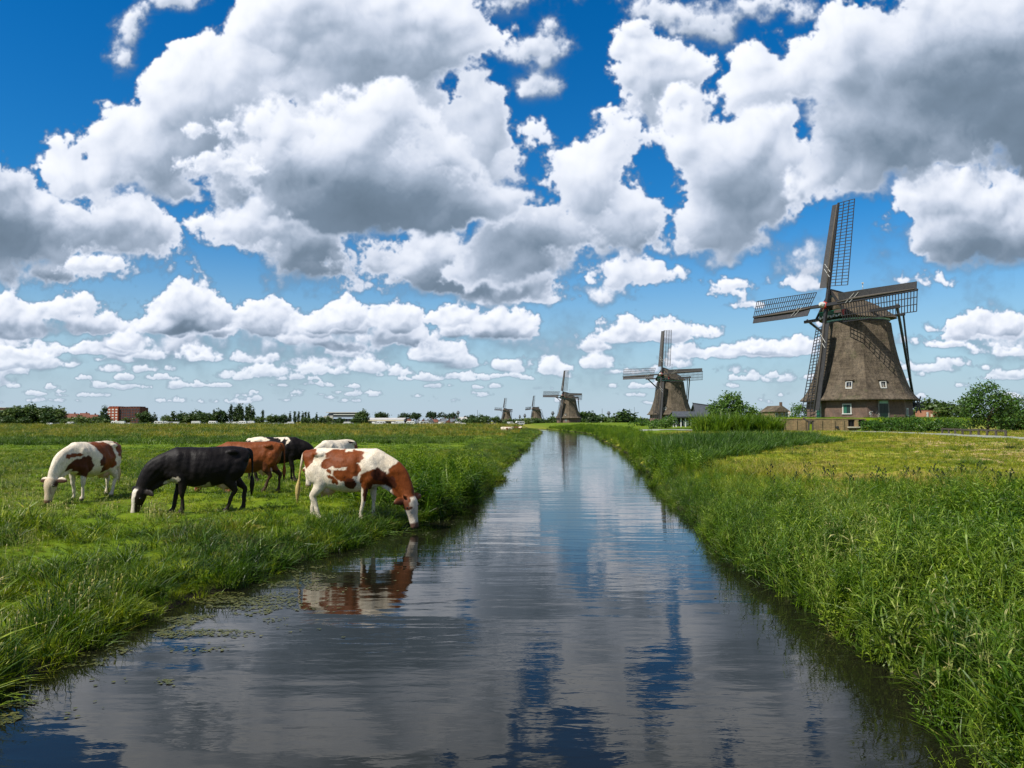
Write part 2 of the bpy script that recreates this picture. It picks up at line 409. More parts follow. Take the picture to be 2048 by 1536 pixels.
class MB:
    """collects boxes, beams, tubes and prisms; build() links them as ONE mesh object"""
    def __init__(s): s.v = []; s.f = []
    def quad(s, *p):
        n = len(s.v); s.v += [tuple(q) for q in p]; s.f.append(tuple(range(n, n+len(p))))
        return s
    def frame_box(s, c, ax, ay, az):
        c, ax, ay, az = map(Vector, (c, ax, ay, az))
        n = len(s.v)
        for i in (-1, 1):
            for j in (-1, 1):
                for k in (-1, 1):
                    s.v.append(tuple(c+ax*i*.5+ay*j*.5+az*k*.5))
        s.f += [tuple(n+q for q in f) for f in ((0, 1, 3, 2), (4, 6, 7, 5), (0, 4, 5, 1), (2, 3, 7, 6), (0, 2, 6, 4), (1, 5, 7, 3))]
        return s
    def box(s, c, d, rz=0):
        a, b = math.cos(rz), math.sin(rz)
        return s.frame_box(c, (d[0]*a, d[0]*b, 0), (-d[1]*b, d[1]*a, 0), (0, 0, d[2]))
    def beam(s, p, q, w, h=None, side=None, w2=None):
        p, q = Vector(p), Vector(q)
        h = h or w
        t = (q-p).normalized()
        sd = Vector(side) if side is not None else (t.cross(Vector((0, 0, 1))) if abs(t.z) < .98 else Vector((1, 0, 0)))
        sd = (sd-t*sd.dot(t)).normalized()
        up = t.cross(sd)
        r = (w2/w) if w2 else 1
        n = len(s.v)
        for c, k in ((p, 1), (q, r)):
            for a, b in ((-1, -1), (1, -1), (1, 1), (-1, 1)):
                s.v.append(tuple(c+sd*a*w*.5*k+up*b*h*.5*k))
        s.f += [tuple(n+i for i in f) for f in ((3, 2, 1, 0), (4, 5, 6, 7), (0, 1, 5, 4), (1, 2, 6, 5), (2, 3, 7, 6), (3, 0, 4, 7))]
        return s
    def tube(s, pts, rad, n=8, cap=True):
        pts = [Vector(p) for p in pts]
        if isinstance(rad, (int, float)): rad = [rad]*len(pts)
        base = len(s.v)
        ref = Vector((.3, .2, 1)).normalized()
        for i, p in enumerate(pts):
            t = (pts[min(i+1, len(pts)-1)]-pts[max(i-1, 0)]).normalized()
            a = t.cross(ref)
            if a.length < .1: a = t.cross(Vector((1, 0, 0)))
            a.normalize(); b = t.cross(a)
            for k in range(n):
                w = 2*math.pi*k/n
                s.v.append(tuple(p+a*math.cos(w)*rad[i]+b*math.sin(w)*rad[i]))
        for i in range(len(pts)-1):
            for k in range(n):
                a, b = base+i*n+k, base+i*n+(k+1) % n
                s.f.append((a, b, b+n, a+n))
        if cap:
            s.f.append(tuple(base+k for k in range(n))[::-1])
            s.f.append(tuple(base+(len(pts)-1)*n+k for k in range(n)))
        return s
    def rings(s, rings, cap0=True, cap1=True, closed=True):
        n = len(rings[0]); base = len(s.v)
        for r in rings: s.v += [tuple(p) for p in r]
        for i in range(len(rings)-1):
            for k in range(n if closed else n-1):
                a, b = base+i*n+k, base+i*n+(k+1) % n
                s.f.append((a, b, b+n, a+n))
        if cap0: s.f.append(tuple(base+k for k in range(n))[::-1])
        if cap1: s.f.append(tuple(base+(len(rings)-1)*n+k for k in range(n)))
        return s
    def prism(s, poly, d):
        """polygon (list of points) pushed along vector d"""
        poly = [Vector(p) for p in poly]; d = Vector(d)
        return s.rings([poly, [p+d for p in poly]])
    def mesh(s, name, m, smooth=False):
        me = bpy.data.meshes.new(name)
        me.from_pydata(s.v, [], s.f)
        for q in (m if isinstance(m, (list, tuple)) else [m]): me.materials.append(q)
        if smooth: me.polygons.foreach_set('use_smooth', [True]*len(me.polygons))
        me.update()
        return me
    def build(s, name, m, parent=None, loc=None, smooth=False):
        return link(name, s.mesh(name, m, smooth), parent, loc)

# ------------------------------------------------------------------ materials
def new_mat(name):
    m = bpy.data.materials.new(name)
    m.use_nodes = True
    nt = m.node_tree
    bs = nt.nodes['Principled BSDF']
    return m, nt, bs
def noise_node(nt, scale, detail=5, rough=.55, coord='Object', stretch=None, dist=0):
    tc = nt.nodes.new('ShaderNodeTexCoord')
    mp = nt.nodes.new('ShaderNodeMapping')
    if coord == 'World':
        g = nt.nodes.new('ShaderNodeNewGeometry'); nt.links.new(g.outputs['Position'], mp.inputs[0])
    else: nt.links.new(tc.outputs[coord], mp.inputs[0])
    if stretch: mp.inputs['Scale'].default_value = stretch
    n = nt.nodes.new('ShaderNodeTexNoise')
    n.inputs['Scale'].default_value = scale; n.inputs['Detail'].default_value = detail
    n.inputs['Roughness'].default_value = rough; n.inputs['Distortion'].default_value = dist
    nt.links.new(mp.outputs[0], n.inputs['Vector'])
    return n.outputs[0]
def ramp_node(nt, fac, stops):
    r = nt.nodes.new('ShaderNodeValToRGB')
    e = r.color_ramp.elements
    e[0].position, e[0].color = stops[0][0], (*stops[0][1], 1)
    e[1].position, e[1].color = stops[-1][0], (*stops[-1][1], 1)
    for p, c in stops[1:-1]:
        q = e.new(p); q.color = (*c, 1)
    nt.links.new(fac, r.inputs[0])
    return r.outputs[0]
def mixc(nt, f, a, b, mode='MIX'):
    n = nt.nodes.new('ShaderNodeMix'); n.data_type = 'RGBA'; n.blend_type = mode
    for i, v in ((0, f), (6, a), (7, b)):
        if isinstance(v, (int, float)): n.inputs[i].default_value = v
        elif isinstance(v, tuple): n.inputs[i].default_value = (*v, 1)
        else: nt.links.new(v, n.inputs[i])
    return n.outputs[2]
def bump(nt, bs, h, strength=.3, dist=.05):
    b = nt.nodes.new('ShaderNodeBump')
    b.inputs['Strength'].default_value = strength; b.inputs['Distance'].default_value = dist
    nt.links.new(h, b.inputs['Height']); nt.links.new(b.outputs[0], bs.inputs['Normal'])
def simple(name, col, rough=.7, var=.25, scale=3., spec=.3, metal=0., bmp=0.):
    m, nt, bs = new_mat(name)
    f = noise_node(nt, scale, 6)
    a = tuple(c*(1-var) for c in col); b = tuple(min(1, c*(1+var)) for c in col)
    nt.links.new(ramp_node(nt, f, ((.3, a), (.7, b))), bs.inputs['Base Color'])
    bs.inputs['Roughness'].default_value = rough
    bs.inputs['Specular IOR Level'].default_value = spec
    bs.inputs['Metallic'].default_value = metal
    if bmp: bump(nt, bs, f, bmp)
    return m
def leaf_mat(name, dark, mid, light, dry=None, dry_amt=.0, trans=.35, scale=.35, rough=.45, spec=.28, inst=True, hfs=16.):
    """foliage: per blade, per plant and per patch colour differences, light passes through"""
    m, nt, bs = new_mat(name)
    big = noise_node(nt, scale, 4, .6, 'World')
    if inst:
        oi = nt.nodes.new('ShaderNodeObjectInfo')
        rnd = oi.outputs['Random']
    else:
        rnd = noise_node(nt, 1.3, 2, .5, 'World')
    add = nt.nodes.new('ShaderNodeMath'); add.operation = 'MULTIPLY_ADD'
    nt.links.new(rnd, add.inputs[0]); add.inputs[1].default_value = .45
    nt.links.new(big, add.inputs[2])
    sub = nt.nodes.new('ShaderNodeMath'); sub.operation = 'SUBTRACT'; nt.links.new(add.outputs[0], sub.inputs[0]); sub.inputs[1].default_value = .22
    col = ramp_node(nt, sub.outputs[0], ((.28, dark), (.5, mid), (.75, light)))
    if dry is not None:
        g = nt.nodes.new('ShaderNodeNewGeometry')
        fine = noise_node(nt, 9, 2, .5, 'World')
        d2 = noise_node(nt, scale*.6, 3, .5, 'World')
        s2 = nt.nodes.new('ShaderNodeMath'); s2.operation = 'ADD'; nt.links.new(fine, s2.inputs[0]); nt.links.new(d2, s2.inputs[1])
        mr = nt.nodes.new('ShaderNodeMapRange'); nt.links.new(s2.outputs[0], mr.inputs[0])
        mr.inputs[1].default_value = 1.22-dry_amt*.5; mr.inputs[2].default_value = 1.42-dry_amt*.5
        col = mixc(nt, mr.outputs[0], col, dry)
    hf = noise_node(nt, hfs, 2, .5, 'World')
    col = mixc(nt, 1., col, ramp_node(nt, hf, ((.30, (.45, .50, .5)), (.5, (1., 1., 1.)), (.66, (1.75, 1.55, 1.6)))), 'MULTIPLY')
    nt.links.new(col, bs.inputs['Base Color'])
    bs.inputs['Roughness'].default_value = rough
    bs.inputs['Specular IOR Level'].default_value = spec
    tr = nt.nodes.new('ShaderNodeBsdfTranslucent')
    nt.links.new(mixc(nt, 1.0, col, (1.0, 1.15, .45), 'MULTIPLY'), tr.inputs[0])
    ms = nt.nodes.new('ShaderNodeMixShader'); ms.inputs[0].default_value = trans
    out = nt.nodes['Material Output']
    nt.links.new(bs.outputs[0], ms.inputs[1]); nt.links.new(tr.outputs[0], ms.inputs[2]); nt.links.new(ms.outputs[0], out.inputs[0])
    return m
M = {}
M['grass'] = leaf_mat('meadow_grass', (.026, .058, .002), (.090, .150, .003), (.19, .225, .006), (.26, .21, .04), .18, .35, .8)
M['grass_far'] = leaf_mat('meadow_grass_far', (.050, .105, .004), (.080, .145, .006), (.12, .18, .010), (.20, .17, .04), .05, .3, .12, hfs=2.)
M['rough'] = leaf_mat('rough_grass', (.014, .040, .003), (.040, .090, .004), (.095, .145, .008), (.24, .20, .07), .15, .35, .9)
M['tan'] = leaf_mat('seeding_grass', (.085, .125, .006), (.15, .165, .010), (.25, .205, .03), (.16, .10, .03), .3, .3, .08, hfs=1.)
M['reed'] = leaf_mat('reed', (.020, .055, .004), (.038, .092, .006), (.070, .125, .010), (.12, .14, .04), .0, .3, .3, hfs=6.)
M['reedy'] = leaf_mat('yellow_green_reed', (.030, .080, .004), (.070, .135, .006), (.12, .175, .012), None, 0, .3, .6, hfs=3.)
M['band'] = leaf_mat('far_weed', (.035, .075, .006), (.055, .105, .008), (.085, .13, .012), None, 0, .3, .1, hfs=1.)
M['weed'] = leaf_mat('leafy_weed', (.026, .070, .003), (.080, .155, .006), (.17, .24, .016), (.26, .26, .06), .10, .4, .45, hfs=11.)
M['blade'] = leaf_mat('long_blade', (.035, .085, .006), (.075, .145, .012), (.15, .21, .035), (.28, .27, .12), .1, .4, .8, hfs=8.)
M['blade2'] = leaf_mat('reed_leaf', (.035, .085, .005), (.085, .155, .010), (.17, .235, .030), (.28, .27, .12), .1, .4, .9, hfs=9.)
M['mown'] = leaf_mat('mown_grass', (.095, .145, .004), (.15, .19, .006), (.23, .22, .015), (.33, .23, .09), .3, .3, .25, hfs=3.)
M['seed'] = leaf_mat('seed_head', (.20, .22, .05), (.34, .33, .10), (.50, .46, .22), None, 0, .3, hfs=3.)
M['stalk'] = leaf_mat('dark_stalk', (.012, .022, .005), (.02, .035, .008), (.03, .045, .012), None, 0, .1)

# ------------------------------------------------------------------ the water's edge
_L = [onz(*p) for p in ((-420, 1536), (-150, 1465), (0, 1405), (180, 1312), (300, 1248), (440, 1188), (600, 1131), (690, 1098), (770, 1072), (830, 1052), (900, 1024), (955, 992), (985, 960), (1004, 938), (1038, 906), (1058, 888), (1072, 873), (1084, 864))]
_Rr = [onz(*p) for p in ((2060, 1700), (1935, 1536), (1850, 1400), (1712, 1300), (1625, 1222), (1505, 1140), (1405, 1052), (1350, 1010), (1312, 962), (1285, 925), (1262, 908), (1215, 885), (1182, 868), (1130, 861.5))]
_ly = np.array([-30]+[p.y for p in _L]+[215, 235, 9000.]); _lx = np.array([-5.2]+[p.x for p in _L]+[5.5, 5, 5.])
_ry = np.array([-30]+[p.y for p in _Rr]+[235, 9000.]); _rx = np.array([3.6]+[p.x for p in _Rr]+[5.2, 5.2])
_o = np.argsort(_ly); _ly, _lx = _ly[_o], _lx[_o]
_lx = _lx-.10*np.clip((16-_ly)/6, 0, 1)
_o = np.argsort(_ry); _ry, _rx = _ry[_o], _rx[_o]
_rx = _rx+.20*np.clip((8.5-_ry)/3, 0, 1)
_lat = lattice(np.random.default_rng(5), 128)
def nz(x, y, o=3): return fbm(np.asarray(x, np.float32)+200., np.asarray(y, np.float32)+200., _lat, o)
def xl(y):
    y = np.asarray(y, float)
    return np.interp(y, _ly, _lx)+nz(y*.9, y*0+1.7, 3)*.19*np.clip(y/12, .6, 2.5)*(y < 205)
def xr(y):
    y = np.asarray(y, float)
    return np.interp(y, _ry, _rx)+nz(y*.8, y*0+8.7, 3)*.20*np.clip(y/12, .6, 2.5)*(y < 205)
def lerp(x, pts):
    return np.interp(x, [p[0] for p in pts], [p[1] for p in pts])
WALL_Y = 93.0
def ground_z(x, y):
    x = np.asarray(x, float); y = np.asarray(y, float)
    dl = xl(y)-x; dr = x-xr(y)
    zl = lerp(dl, ((-1.5, -.75), (-.6, -.45), (-.1, -.10), (.0, -.02), (.18, .10), (.6, .20), (1.6, .28), (3, .30), (500, .30)))
    zr = lerp(dr, ((-1.5, -.75), (-.6, -.45), (-.1, -.12), (.0, -.02), (.25, .16), (.9, .36), (2.5, .50), (8, .68), (16, .72)))
    zr = zr+sstep(28, 48, y)*sstep(15, 21, dr)*.30*1.0+sstep(58, 72, y)*sstep(3, 10, dr)*(1-sstep(15, 21, dr))*.30+sstep(110, 260, y)*sstep(6, 30, dr)*.5
    # the terp of the near mill, held by the brick wall along its front
    wall = sstep(31.0, 32.4, x)*(1-sstep(44.2, 45.5, x))
    fs = np.where(y < WALL_Y+.02, 0., 1.)
    slope = sstep(86.5, 94.5, y)
    front = wall*fs+(1-wall)*slope
    side = sstep(29.5, 33, x-.34*np.maximum(y-94, 0))*(1-sstep(62, 76, x))*(1-sstep(170, 210, y))
    terp = front*side
    zr = zr*(1-terp)+2.62*terp
    z = np.where(dl > -.8, np.maximum(zl, np.where(dr > -.8, zr, -9)), np.where(dr > -.8, zr, -.75))
    z = np.where((dl <= 0) & (dr <= 0), np.maximum(zl, zr), z)
    bumpy = nz(x*.5, y*.5, 4)*.05+nz(x*2.1, y*2.1, 3)*.02
    return z+bumpy*np.clip(np.maximum(dl, dr)*.8, 0, 1)*(1-terp*.8)*np.clip(150/np.maximum(y, 1), 0, 1)

def build_ground():
    ys = [-60, -40, -20, -10, -5, -2, 0]
    y = 1.5
    while y < 9000:
        ys.append(y); y += max(.16, y*.016) if y < 260 else y*.09
    ys += [WALL_Y-.25, WALL_Y-.02, WALL_Y+.04]
    ys = np.array(sorted(ys))
    d = [0.]
    q = .09
    while d[-1] < 9000: d.append(d[-1]+q); q *= 1.085 if d[-1] < 70 else 1.4
    d = np.array(d)
    mid = np.linspace(0, 1, 9)[1:-1]
    cols = []
    XL, XR = xl(ys), xr(ys)
    X = np.concatenate([XL[:, None]-d[::-1][None, :], XL[:, None]+(XR-XL)[:, None]*mid[None, :], XR[:, None]+d[None, :]], 1)
    Y = np.repeat(ys[:, None], X.shape[1], 1)
    Z = ground_z(X, Y)
    nr, nc = X.shape
    V = np.stack([X, Y, Z], -1).reshape(-1, 3)
    i = np.arange(nr-1)[:, None]*nc+np.arange(nc-1)[None, :]
    F = np.stack([i, i+1, i+1+nc, i+nc], -1).reshape(-1, 4)
    m, nt, bs = new_mat('ground_cover')
    g = nt.nodes.new('ShaderNodeNewGeometry')
    sp = nt.nodes.new('ShaderNodeSeparateXYZ'); nt.links.new(g.outputs['Position'], sp.inputs[0])
    def mr(x, a, b):
        n = nt.nodes.new('ShaderNodeMapRange'); n.interpolation_type = 'SMOOTHSTEP'
        nt.links.new(x, n.inputs[0]); n.inputs[1].default_value = a; n.inputs[2].default_value = b
        return n.outputs[0]
    def mth(op, a, b):
        n = nt.nodes.new('ShaderNodeMath'); n.operation = op
        for k, v in enumerate((a, b)):
            if isinstance(v, (int, float)): n.inputs[k].default_value = v
            else: nt.links.new(v, n.inputs[k])
        return n.outputs[0]
    n1 = noise_node(nt, .35, 5, .6, 'World')
    n2 = noise_node(nt, 3.5, 5, .6, 'World')
    band = noise_node(nt, .05, 4, .6, 'World', (.35, 1.6, 1))
    green = ramp_node(nt, n1, ((.3, (.050, .088, .002)), (.5, (.085, .135, .003)), (.72, (.14, .165, .006))))
    green = mixc(nt, mth('MULTIPLY', mr(n2, .5, .75), .4), green, (.03, .06, .004))
    # far left: rough, seeding grass in browns and yellows lying in bands across the view
    brown = ramp_node(nt, band, ((.30, (.09, .115, .008)), (.43, (.18, .155, .018)), (.52, (.11, .14, .010)), (.62, (.22, .18, .03)), (.75, (.08, .12, .008))))
    yb = mth('ADD', sp.outputs[1], mth('MULTIPLY', mth('SUBTRACT', n1, .5), 40))
    far = mth('MULTIPLY', mr(yb, 72, 100), mr(sp.outputs[0], 14, 4))
    col = mixc(nt, far, green, brown)
    # right: the mown field
    n3 = noise_node(nt, 1.6, 6, .65, 'World')
    sw = nt.nodes.new('ShaderNodeTexWave'); sw.wave_type = 'BANDS'; sw.bands_direction = 'X'
    mp = nt.nodes.new('ShaderNodeMapping'); nt.links.new(g.outputs['Position'], mp.inputs[0])
    mp.inputs['Rotation'].default_value = (0, 0, R(58)); mp.inputs['Scale'].default_value = (.22, .22, .22)
    nt.links.new(mp.outputs[0], sw.inputs[0]); sw.inputs['Distortion'].default_value = 3.5; sw.inputs['Detail'].default_value = 4; sw.inputs['Detail Scale'].default_value = 2
    stripe = mth('ADD', mth('MULTIPLY', sw.outputs[1], .32), mth('MULTIPLY', n3, .68))
    mown = ramp_node(nt, stripe, ((.25, (.075, .135, .003)), (.42, (.125, .175, .004)), (.56, (.20, .20, .010)), (.72, (.32, .24, .06))))
    right = mth('MULTIPLY', mr(mth('SUBTRACT', sp.outputs[0], mth('MULTIPLY', sp.outputs[1], .012)), 4.6, 5.8), mth('MULTIPLY', mr(sp.outputs[1], 14, 20), mr(sp.outputs[1], 92, 84)))
    col = mixc(nt, right, col, mown)
    dryp = mth('MULTIPLY', mr(mth('ADD', n3, mth('MULTIPLY', mr(mth('SUBTRACT', sp.outputs[0], mth('MULTIPLY', sp.outputs[1], .45)), 0, 6), .28)), .62, .78), right)
    col = mixc(nt, dryp, col, (.34, .24, .12))
    # wet earth near the water line
    wet = mr(sp.outputs[2], .16, .02)
    col = mixc(nt, wet, col, (.022, .018, .010))
    nt.links.new(col, bs.inputs['Base Color'])
    bs.inputs['Roughness'].default_value = .95
    bs.inputs['Specular IOR Level'].default_value = .1
    bump(nt, bs, mth('ADD', n2, n3), .5, .06)
    o = link('ground', mesh_np('ground', V, F, m, True))
    o['kind'] = 'structure'
build_ground()

def build_water():
    m, nt, bs = new_mat('canal_water')
    bs.inputs['Base Color'].default_value = (.007, .007, .004, 1)
    bs.inputs['Roughness'].default_value = .015
    bs.inputs['IOR'].default_value = 1.333
    bs.inputs['Specular IOR Level'].default_value = .5
    g = nt.nodes.new('ShaderNodeNewGeometry')
    def wav(scale, stretch, detail, dist=0.):
        mp = nt.nodes.new('ShaderNodeMapping'); nt.links.new(g.outputs['Position'], mp.inputs[0])
        mp.inputs['Scale'].default_value = stretch
        n = nt.nodes.new('ShaderNodeTexNoise'); n.inputs['Scale'].default_value = scale; n.inputs['Detail'].default_value = detail
        n.inputs['Roughness'].default_value = .5; n.inputs['Distortion'].default_value = dist
        nt.links.new(mp.outputs[0], n.inputs[0])
        return n.outputs[0]
    def mul(a, k):
        n = nt.nodes.new('ShaderNodeMath'); n.operation = 'MULTIPLY'; nt.links.new(a, n.inputs[0])
        if isinstance(k, float): n.inputs[1].default_value = k
        else: nt.links.new(k, n.inputs[1])
        return n.outputs[0]
    def add(a, b):
        n = nt.nodes.new('ShaderNodeMath'); n.operation = 'ADD'; nt.links.new(a, n.inputs[0]); nt.links.new(b, n.inputs[1]); return n.outputs[0]
    a = wav(1.1, (.35, 1.7, 1), 2.)          # long low swells across the canal
    b = wav(3.4, (.95, 2.6, 1), 3., .3)       # ripples
    c = wav(.25, (.5, 1, 1), 2.)
    patch = nt.nodes.new('ShaderNodeMapRange'); nt.links.new(c, patch.inputs[0]); patch.inputs[1].default_value = .40; patch.inputs[2].default_value = .62
    patch.inputs[3].default_value = .25; patch.inputs[4].default_value = 1.
    h = add(mul(a, .0075), mul(mul(b, patch.outputs[0]), .0024))
    bp = nt.nodes.new('ShaderNodeBump'); bp.inputs['Strength'].default_value = WATER_BUMP; bp.inputs['Distance'].default_value = 1.
    nt.links.new(h, bp.inputs['Height']); nt.links.new(bp.outputs[0], bs.inputs['Normal'])
    V = [(-14, -40, 0), (16, -40, 0), (26, 260, 0), (-14, 260, 0)]
    o = link('water', mesh_np('water', V, [[0, 1, 2, 3]], m))
    o['kind'] = 'structure'
WATER_BUMP = 1.0
build_water()

# the path along the mown field
def strip(name, pts, w, m, lift=.02):
    pts = [Vector((*p, 0)) for p in pts]
    fine = []
    for i in range(len(pts)-1):
        a, b, = pts[i], pts[i+1]
        p0, p3 = pts[max(i-1, 0)], pts[min(i+2, len(pts)-1)]
        for k in range(12):
            t = k/12
            fine.append(.5*((2*a)+(b-p0)*t+(2*p0-5*a+4*b-p3)*t*t+(3*a-p0-3*b+p3)*t**3))
    fine.append(pts[-1])
    V = []; F = []
    nw = 5
    for i, p in enumerate(fine):
        t = (fine[min(i+1, len(fine)-1)]-fine[max(i-1, 0)]).normalized()
        s = Vector((t.y, -t.x, 0))
        for k in range(nw):
            e = (k/(nw-1)-.5)*w*(1+.06*math.sin(i*1.3+k))
            q = p+s*e
            V.append((q.x, q.y, float(ground_z(q.x, q.y))+lift+.03*(1-abs(k-2)/2)))
        if i:
            for k in range(nw-1):
                n = (i-1)*nw+k; F.append((n, n+1, n+1+nw, n+nw))
    o = link(name, mesh_np(name, V, F, m, True)); o['kind'] = 'structure'
    return o
M['path'] = simple('worn_asphalt', (.20, .21, .17), .9, .15, 2., .2, bmp=.2)
strip('path', [(24, 20), (28, 32), (32.5, 46), (36, 62), (38, 74), (37.5, 83), (33, 89), (25, 96), (19, 112), (17, 135), (22, 170)], 3.0, M['path'], .05)

# ------------------------------------------------------------------ ground vegetation
def blades_mesh(name, m, n, rad, h, w, lean, seed, segs=3, hv=.35, droop=.0):
    """a tuft of grass blades: each a bent tapering strip"""
    r = np.random.default_rng(seed)
    V = []; F3 = []; F4 = []
    for i in range(n):
        a = r.uniform(0, 2*math.pi); q = rad*math.sqrt(r.random())
        bx, by = math.cos(a)*q, math.sin(a)*q
        hh = h*(1-hv+2*hv*r.random()); ww = w*r.uniform(.7, 1.3)
        la = a+r.normal()*.9
        le = lean*r.uniform(.3, 1.3)
        dx, dy = math.cos(la), math.sin(la)
        fa = r.uniform(0, math.pi); sx, sy = math.cos(fa)*ww*.5, math.sin(fa)*ww*.5
        base = len(V)
        for k in range(segs+1):
            t = k/segs
            out = le*hh*t**1.8
            z = hh*(t-.25*le*t**2.5-droop*t**4)
            x, y = bx+dx*out, by+dy*out
            if k < segs:
                tw = 1-.75*t**1.5
                V += [(x-sx*tw, y-sy*tw, z-.02*(k == 0)), (x+sx*tw, y+sy*tw, z-.02*(k == 0))]
                if k: F4.append((base+2*k-2, base+2*k-1, base+2*k+1, base+2*k))
            else:
                V.append((x, y, z)); F3.append((base+2*k-2, base+2*k-1, base+2*k))
    return mesh_np(name, V, [F4, F3], m)
def leafy_mesh(name, m, n, rad, h, leaf, seed, pairs=9, wl=.13, up=.55, drop=.18):
    """upright leafy stalks with opposite pairs of pointed leaves"""
    r = np.random.default_rng(seed)
    V = []; F4 = []
    for i in range(n):
        a = r.uniform(0, 6.28); q = rad*math.sqrt(r.random())
        b = Vector((math.cos(a)*q, math.sin(a)*q, 0)); hh = h*r.uniform(.7, 1.15)
        ln = Vector((r.normal()*.12, r.normal()*.12, 1)); ln.normalize()
        for s in ((.004, 0, 0), (0, .004, 0)):
            s = Vector(s); k = len(V)
            V += [tuple(b-s), tuple(b+s), tuple(b+ln*hh+s*.4), tuple(b+ln*hh-s*.4)]; F4.append((k, k+1, k+2, k+3))
        az = r.uniform(0, 3.14)
        for j in range(pairs):
            t = .22+.78*j/(pairs-1)
            p = b+ln*hh*t
            az += 1.57+r.normal()*.3
            L = leaf*(1.15-.75*t)*r.uniform(.8, 1.2)
            for sgn in (0, math.pi):
                c, s_ = math.cos(az+sgn), math.sin(az+sgn)
                d = Vector((c, s_, up+r.normal()*.3)); side = Vector((-s_, c, r.normal()*.2))*L*wl
                mid = p+d*L*.5; tip = p+d*L-Vector((0, 0, L*drop))
                k = len(V)
                V += [tuple(p), tuple(mid+side), tuple(tip), tuple(mid-side)]; F4.append((k, k+1, k+2, k+3))
    return mesh_np(name, V, [F4], m)
def umbel_mesh(name, m, h, seed):
    """a tall dark flowering stalk with short side shoots"""
    r = np.random.default_rng(seed)
    mb = MB()
    lean = Vector((r.normal()*.10, r.normal()*.10, 1))
    pts = [lean*h*t+Vector((math.sin(t*3+seed)*.02, 0, 0)) for t in (0, .3, .6, 1)]
    mb.tube(pts, [.006, .006, .005, .003], 4)
    for j in range(9):
        t = .45+.06*j
        p = lean*h*t; a = r.uniform(0, 6.28); L = .13*(1.3-t)
        q = p+Vector((math.cos(a)*L, math.sin(a)*L, L*1.1))
        mb.tube([p, q], [.004, .007], 3)
        mb.frame_box(q, (.02, 0, 0), (0, .02, 0), (0, 0, .035))
    return mb.mesh(name, m)

_scatter_groups = {}
def scatter(name, pts, scl, tilt, meshes, seed, label, cat, hscl=None):
    """one ground-cover object: instances of small plant meshes on points"""
    r = np.random.default_rng(seed)
    n = len(pts)
    me = bpy.data.meshes.new(name)
    me.vertices.add(n)
    me.vertices.foreach_set('co', np.asarray(pts, np.float32).ravel())
    rot = np.stack([r.normal(size=n)*tilt, r.normal(size=n)*tilt, r.uniform(0, 6.283, n)], -1).astype(np.float32)
    s3 = np.stack([scl, scl, scl*(hscl if hscl is not None else 1)], -1).astype(np.float32)
    for nm, dat in (('rot', rot), ('scl', s3)):
        at = me.attributes.new(nm, 'FLOAT_VECTOR', 'POINT'); at.data.foreach_set('vector', dat.ravel())
    at = me.attributes.new('pick', 'INT', 'POINT'); at.data.foreach_set('value', r.integers(0, len(meshes), n).astype(np.int32))
    ng = bpy.data.node_groups.new(name+'_nodes', 'GeometryNodeTree')
    ng.interface.new_socket('Geometry', in_out='INPUT', socket_type='NodeSocketGeometry')
    ng.interface.new_socket('Geometry', in_out='OUTPUT', socket_type='NodeSocketGeometry')
    gi = ng.nodes.new('NodeGroupInput'); go = ng.nodes.new('NodeGroupOutput')
    ip = ng.nodes.new('GeometryNodeInstanceOnPoints')
    jn = ng.nodes.new('GeometryNodeJoinGeometry')
    for k, q in enumerate(meshes):
        src = bpy.data.objects.new('plant_template', q)        # never linked to the scene
        oi = ng.nodes.new('GeometryNodeObjectInfo'); oi.inputs['Object'].default_value = src; oi.inputs['As Instance'].default_value = True
        ng.links.new(oi.outputs['Geometry'], jn.inputs[0])
    ng.links.new(gi.outputs[0], ip.inputs['Points'])
    ng.links.new(jn.outputs[0], ip.inputs['Instance'])
    ip.inputs['Pick Instance'].default_value = True
    for nm, ty, sock in (('pick', 'INT', 'Instance Index'), ('rot', 'FLOAT_VECTOR', 'Rotation'), ('scl', 'FLOAT_VECTOR', 'Scale')):
        na = ng.nodes.new('GeometryNodeInputNamedAttribute'); na.data_type = ty; na.inputs['Name'].default_value = nm
        o_ = [s for s in na.outputs if s.enabled and s.name == 'Attribute'][0]
        if nm == 'rot':
            er = ng.nodes.new('FunctionNodeEulerToRotation'); ng.links.new(o_, er.inputs[0]); o_ = er.outputs[0]
        ng.links.new(o_, ip.inputs[sock])
    ng.links.new(ip.outputs[0], go.inputs[0])
    o = link(name, me)
    md = o.modifiers.new('plants', 'NODES'); md.node_group = ng
    tag(o, label, cat, kind='stuff')
    return o
def sample(y0, y1, dens, xfun0, xfun1, seed, margin=1.2, power=1.0):
    """random ground points between two x(y) bounds, at least within the field of view plus a margin"""
    r = np.random.default_rng(seed)
    out = []
    nb = 40
    ed = np.geomspace(y0, y1, nb+1)
    for a, b in zip(ed[:-1], ed[1:]):
        ym = (a+b)/2
        lim = .70*b+margin
        x0 = max(-lim, float(np.min(xfun0(np.array([a, ym, b]))))-.3); x1 = min(lim, float(np.max(xfun1(np.array([a, ym, b]))))+.3)
        if x1 <= x0: continue
        k = int((x1-x0)*(b-a)*(dens(ym) if callable(dens) else dens))
        X = r.uniform(x0, x1, k); Y = r.uniform(a, b, k)
        ok = (X > xfun0(Y)) & (X < xfun1(Y))
        out.append(np.stack([X[ok], Y[ok]], -1))
    P = np.concatenate(out) if out else np.zeros((0, 2))
    return P
def lift(P, dz=0.):
    return np.stack([P[:, 0], P[:, 1], ground_z(P[:, 0], P[:, 1])+dz], -1)
BIG = lambda y: np.asarray(y)*0+1e4
NEG = lambda y: np.asarray(y)*0-1e4

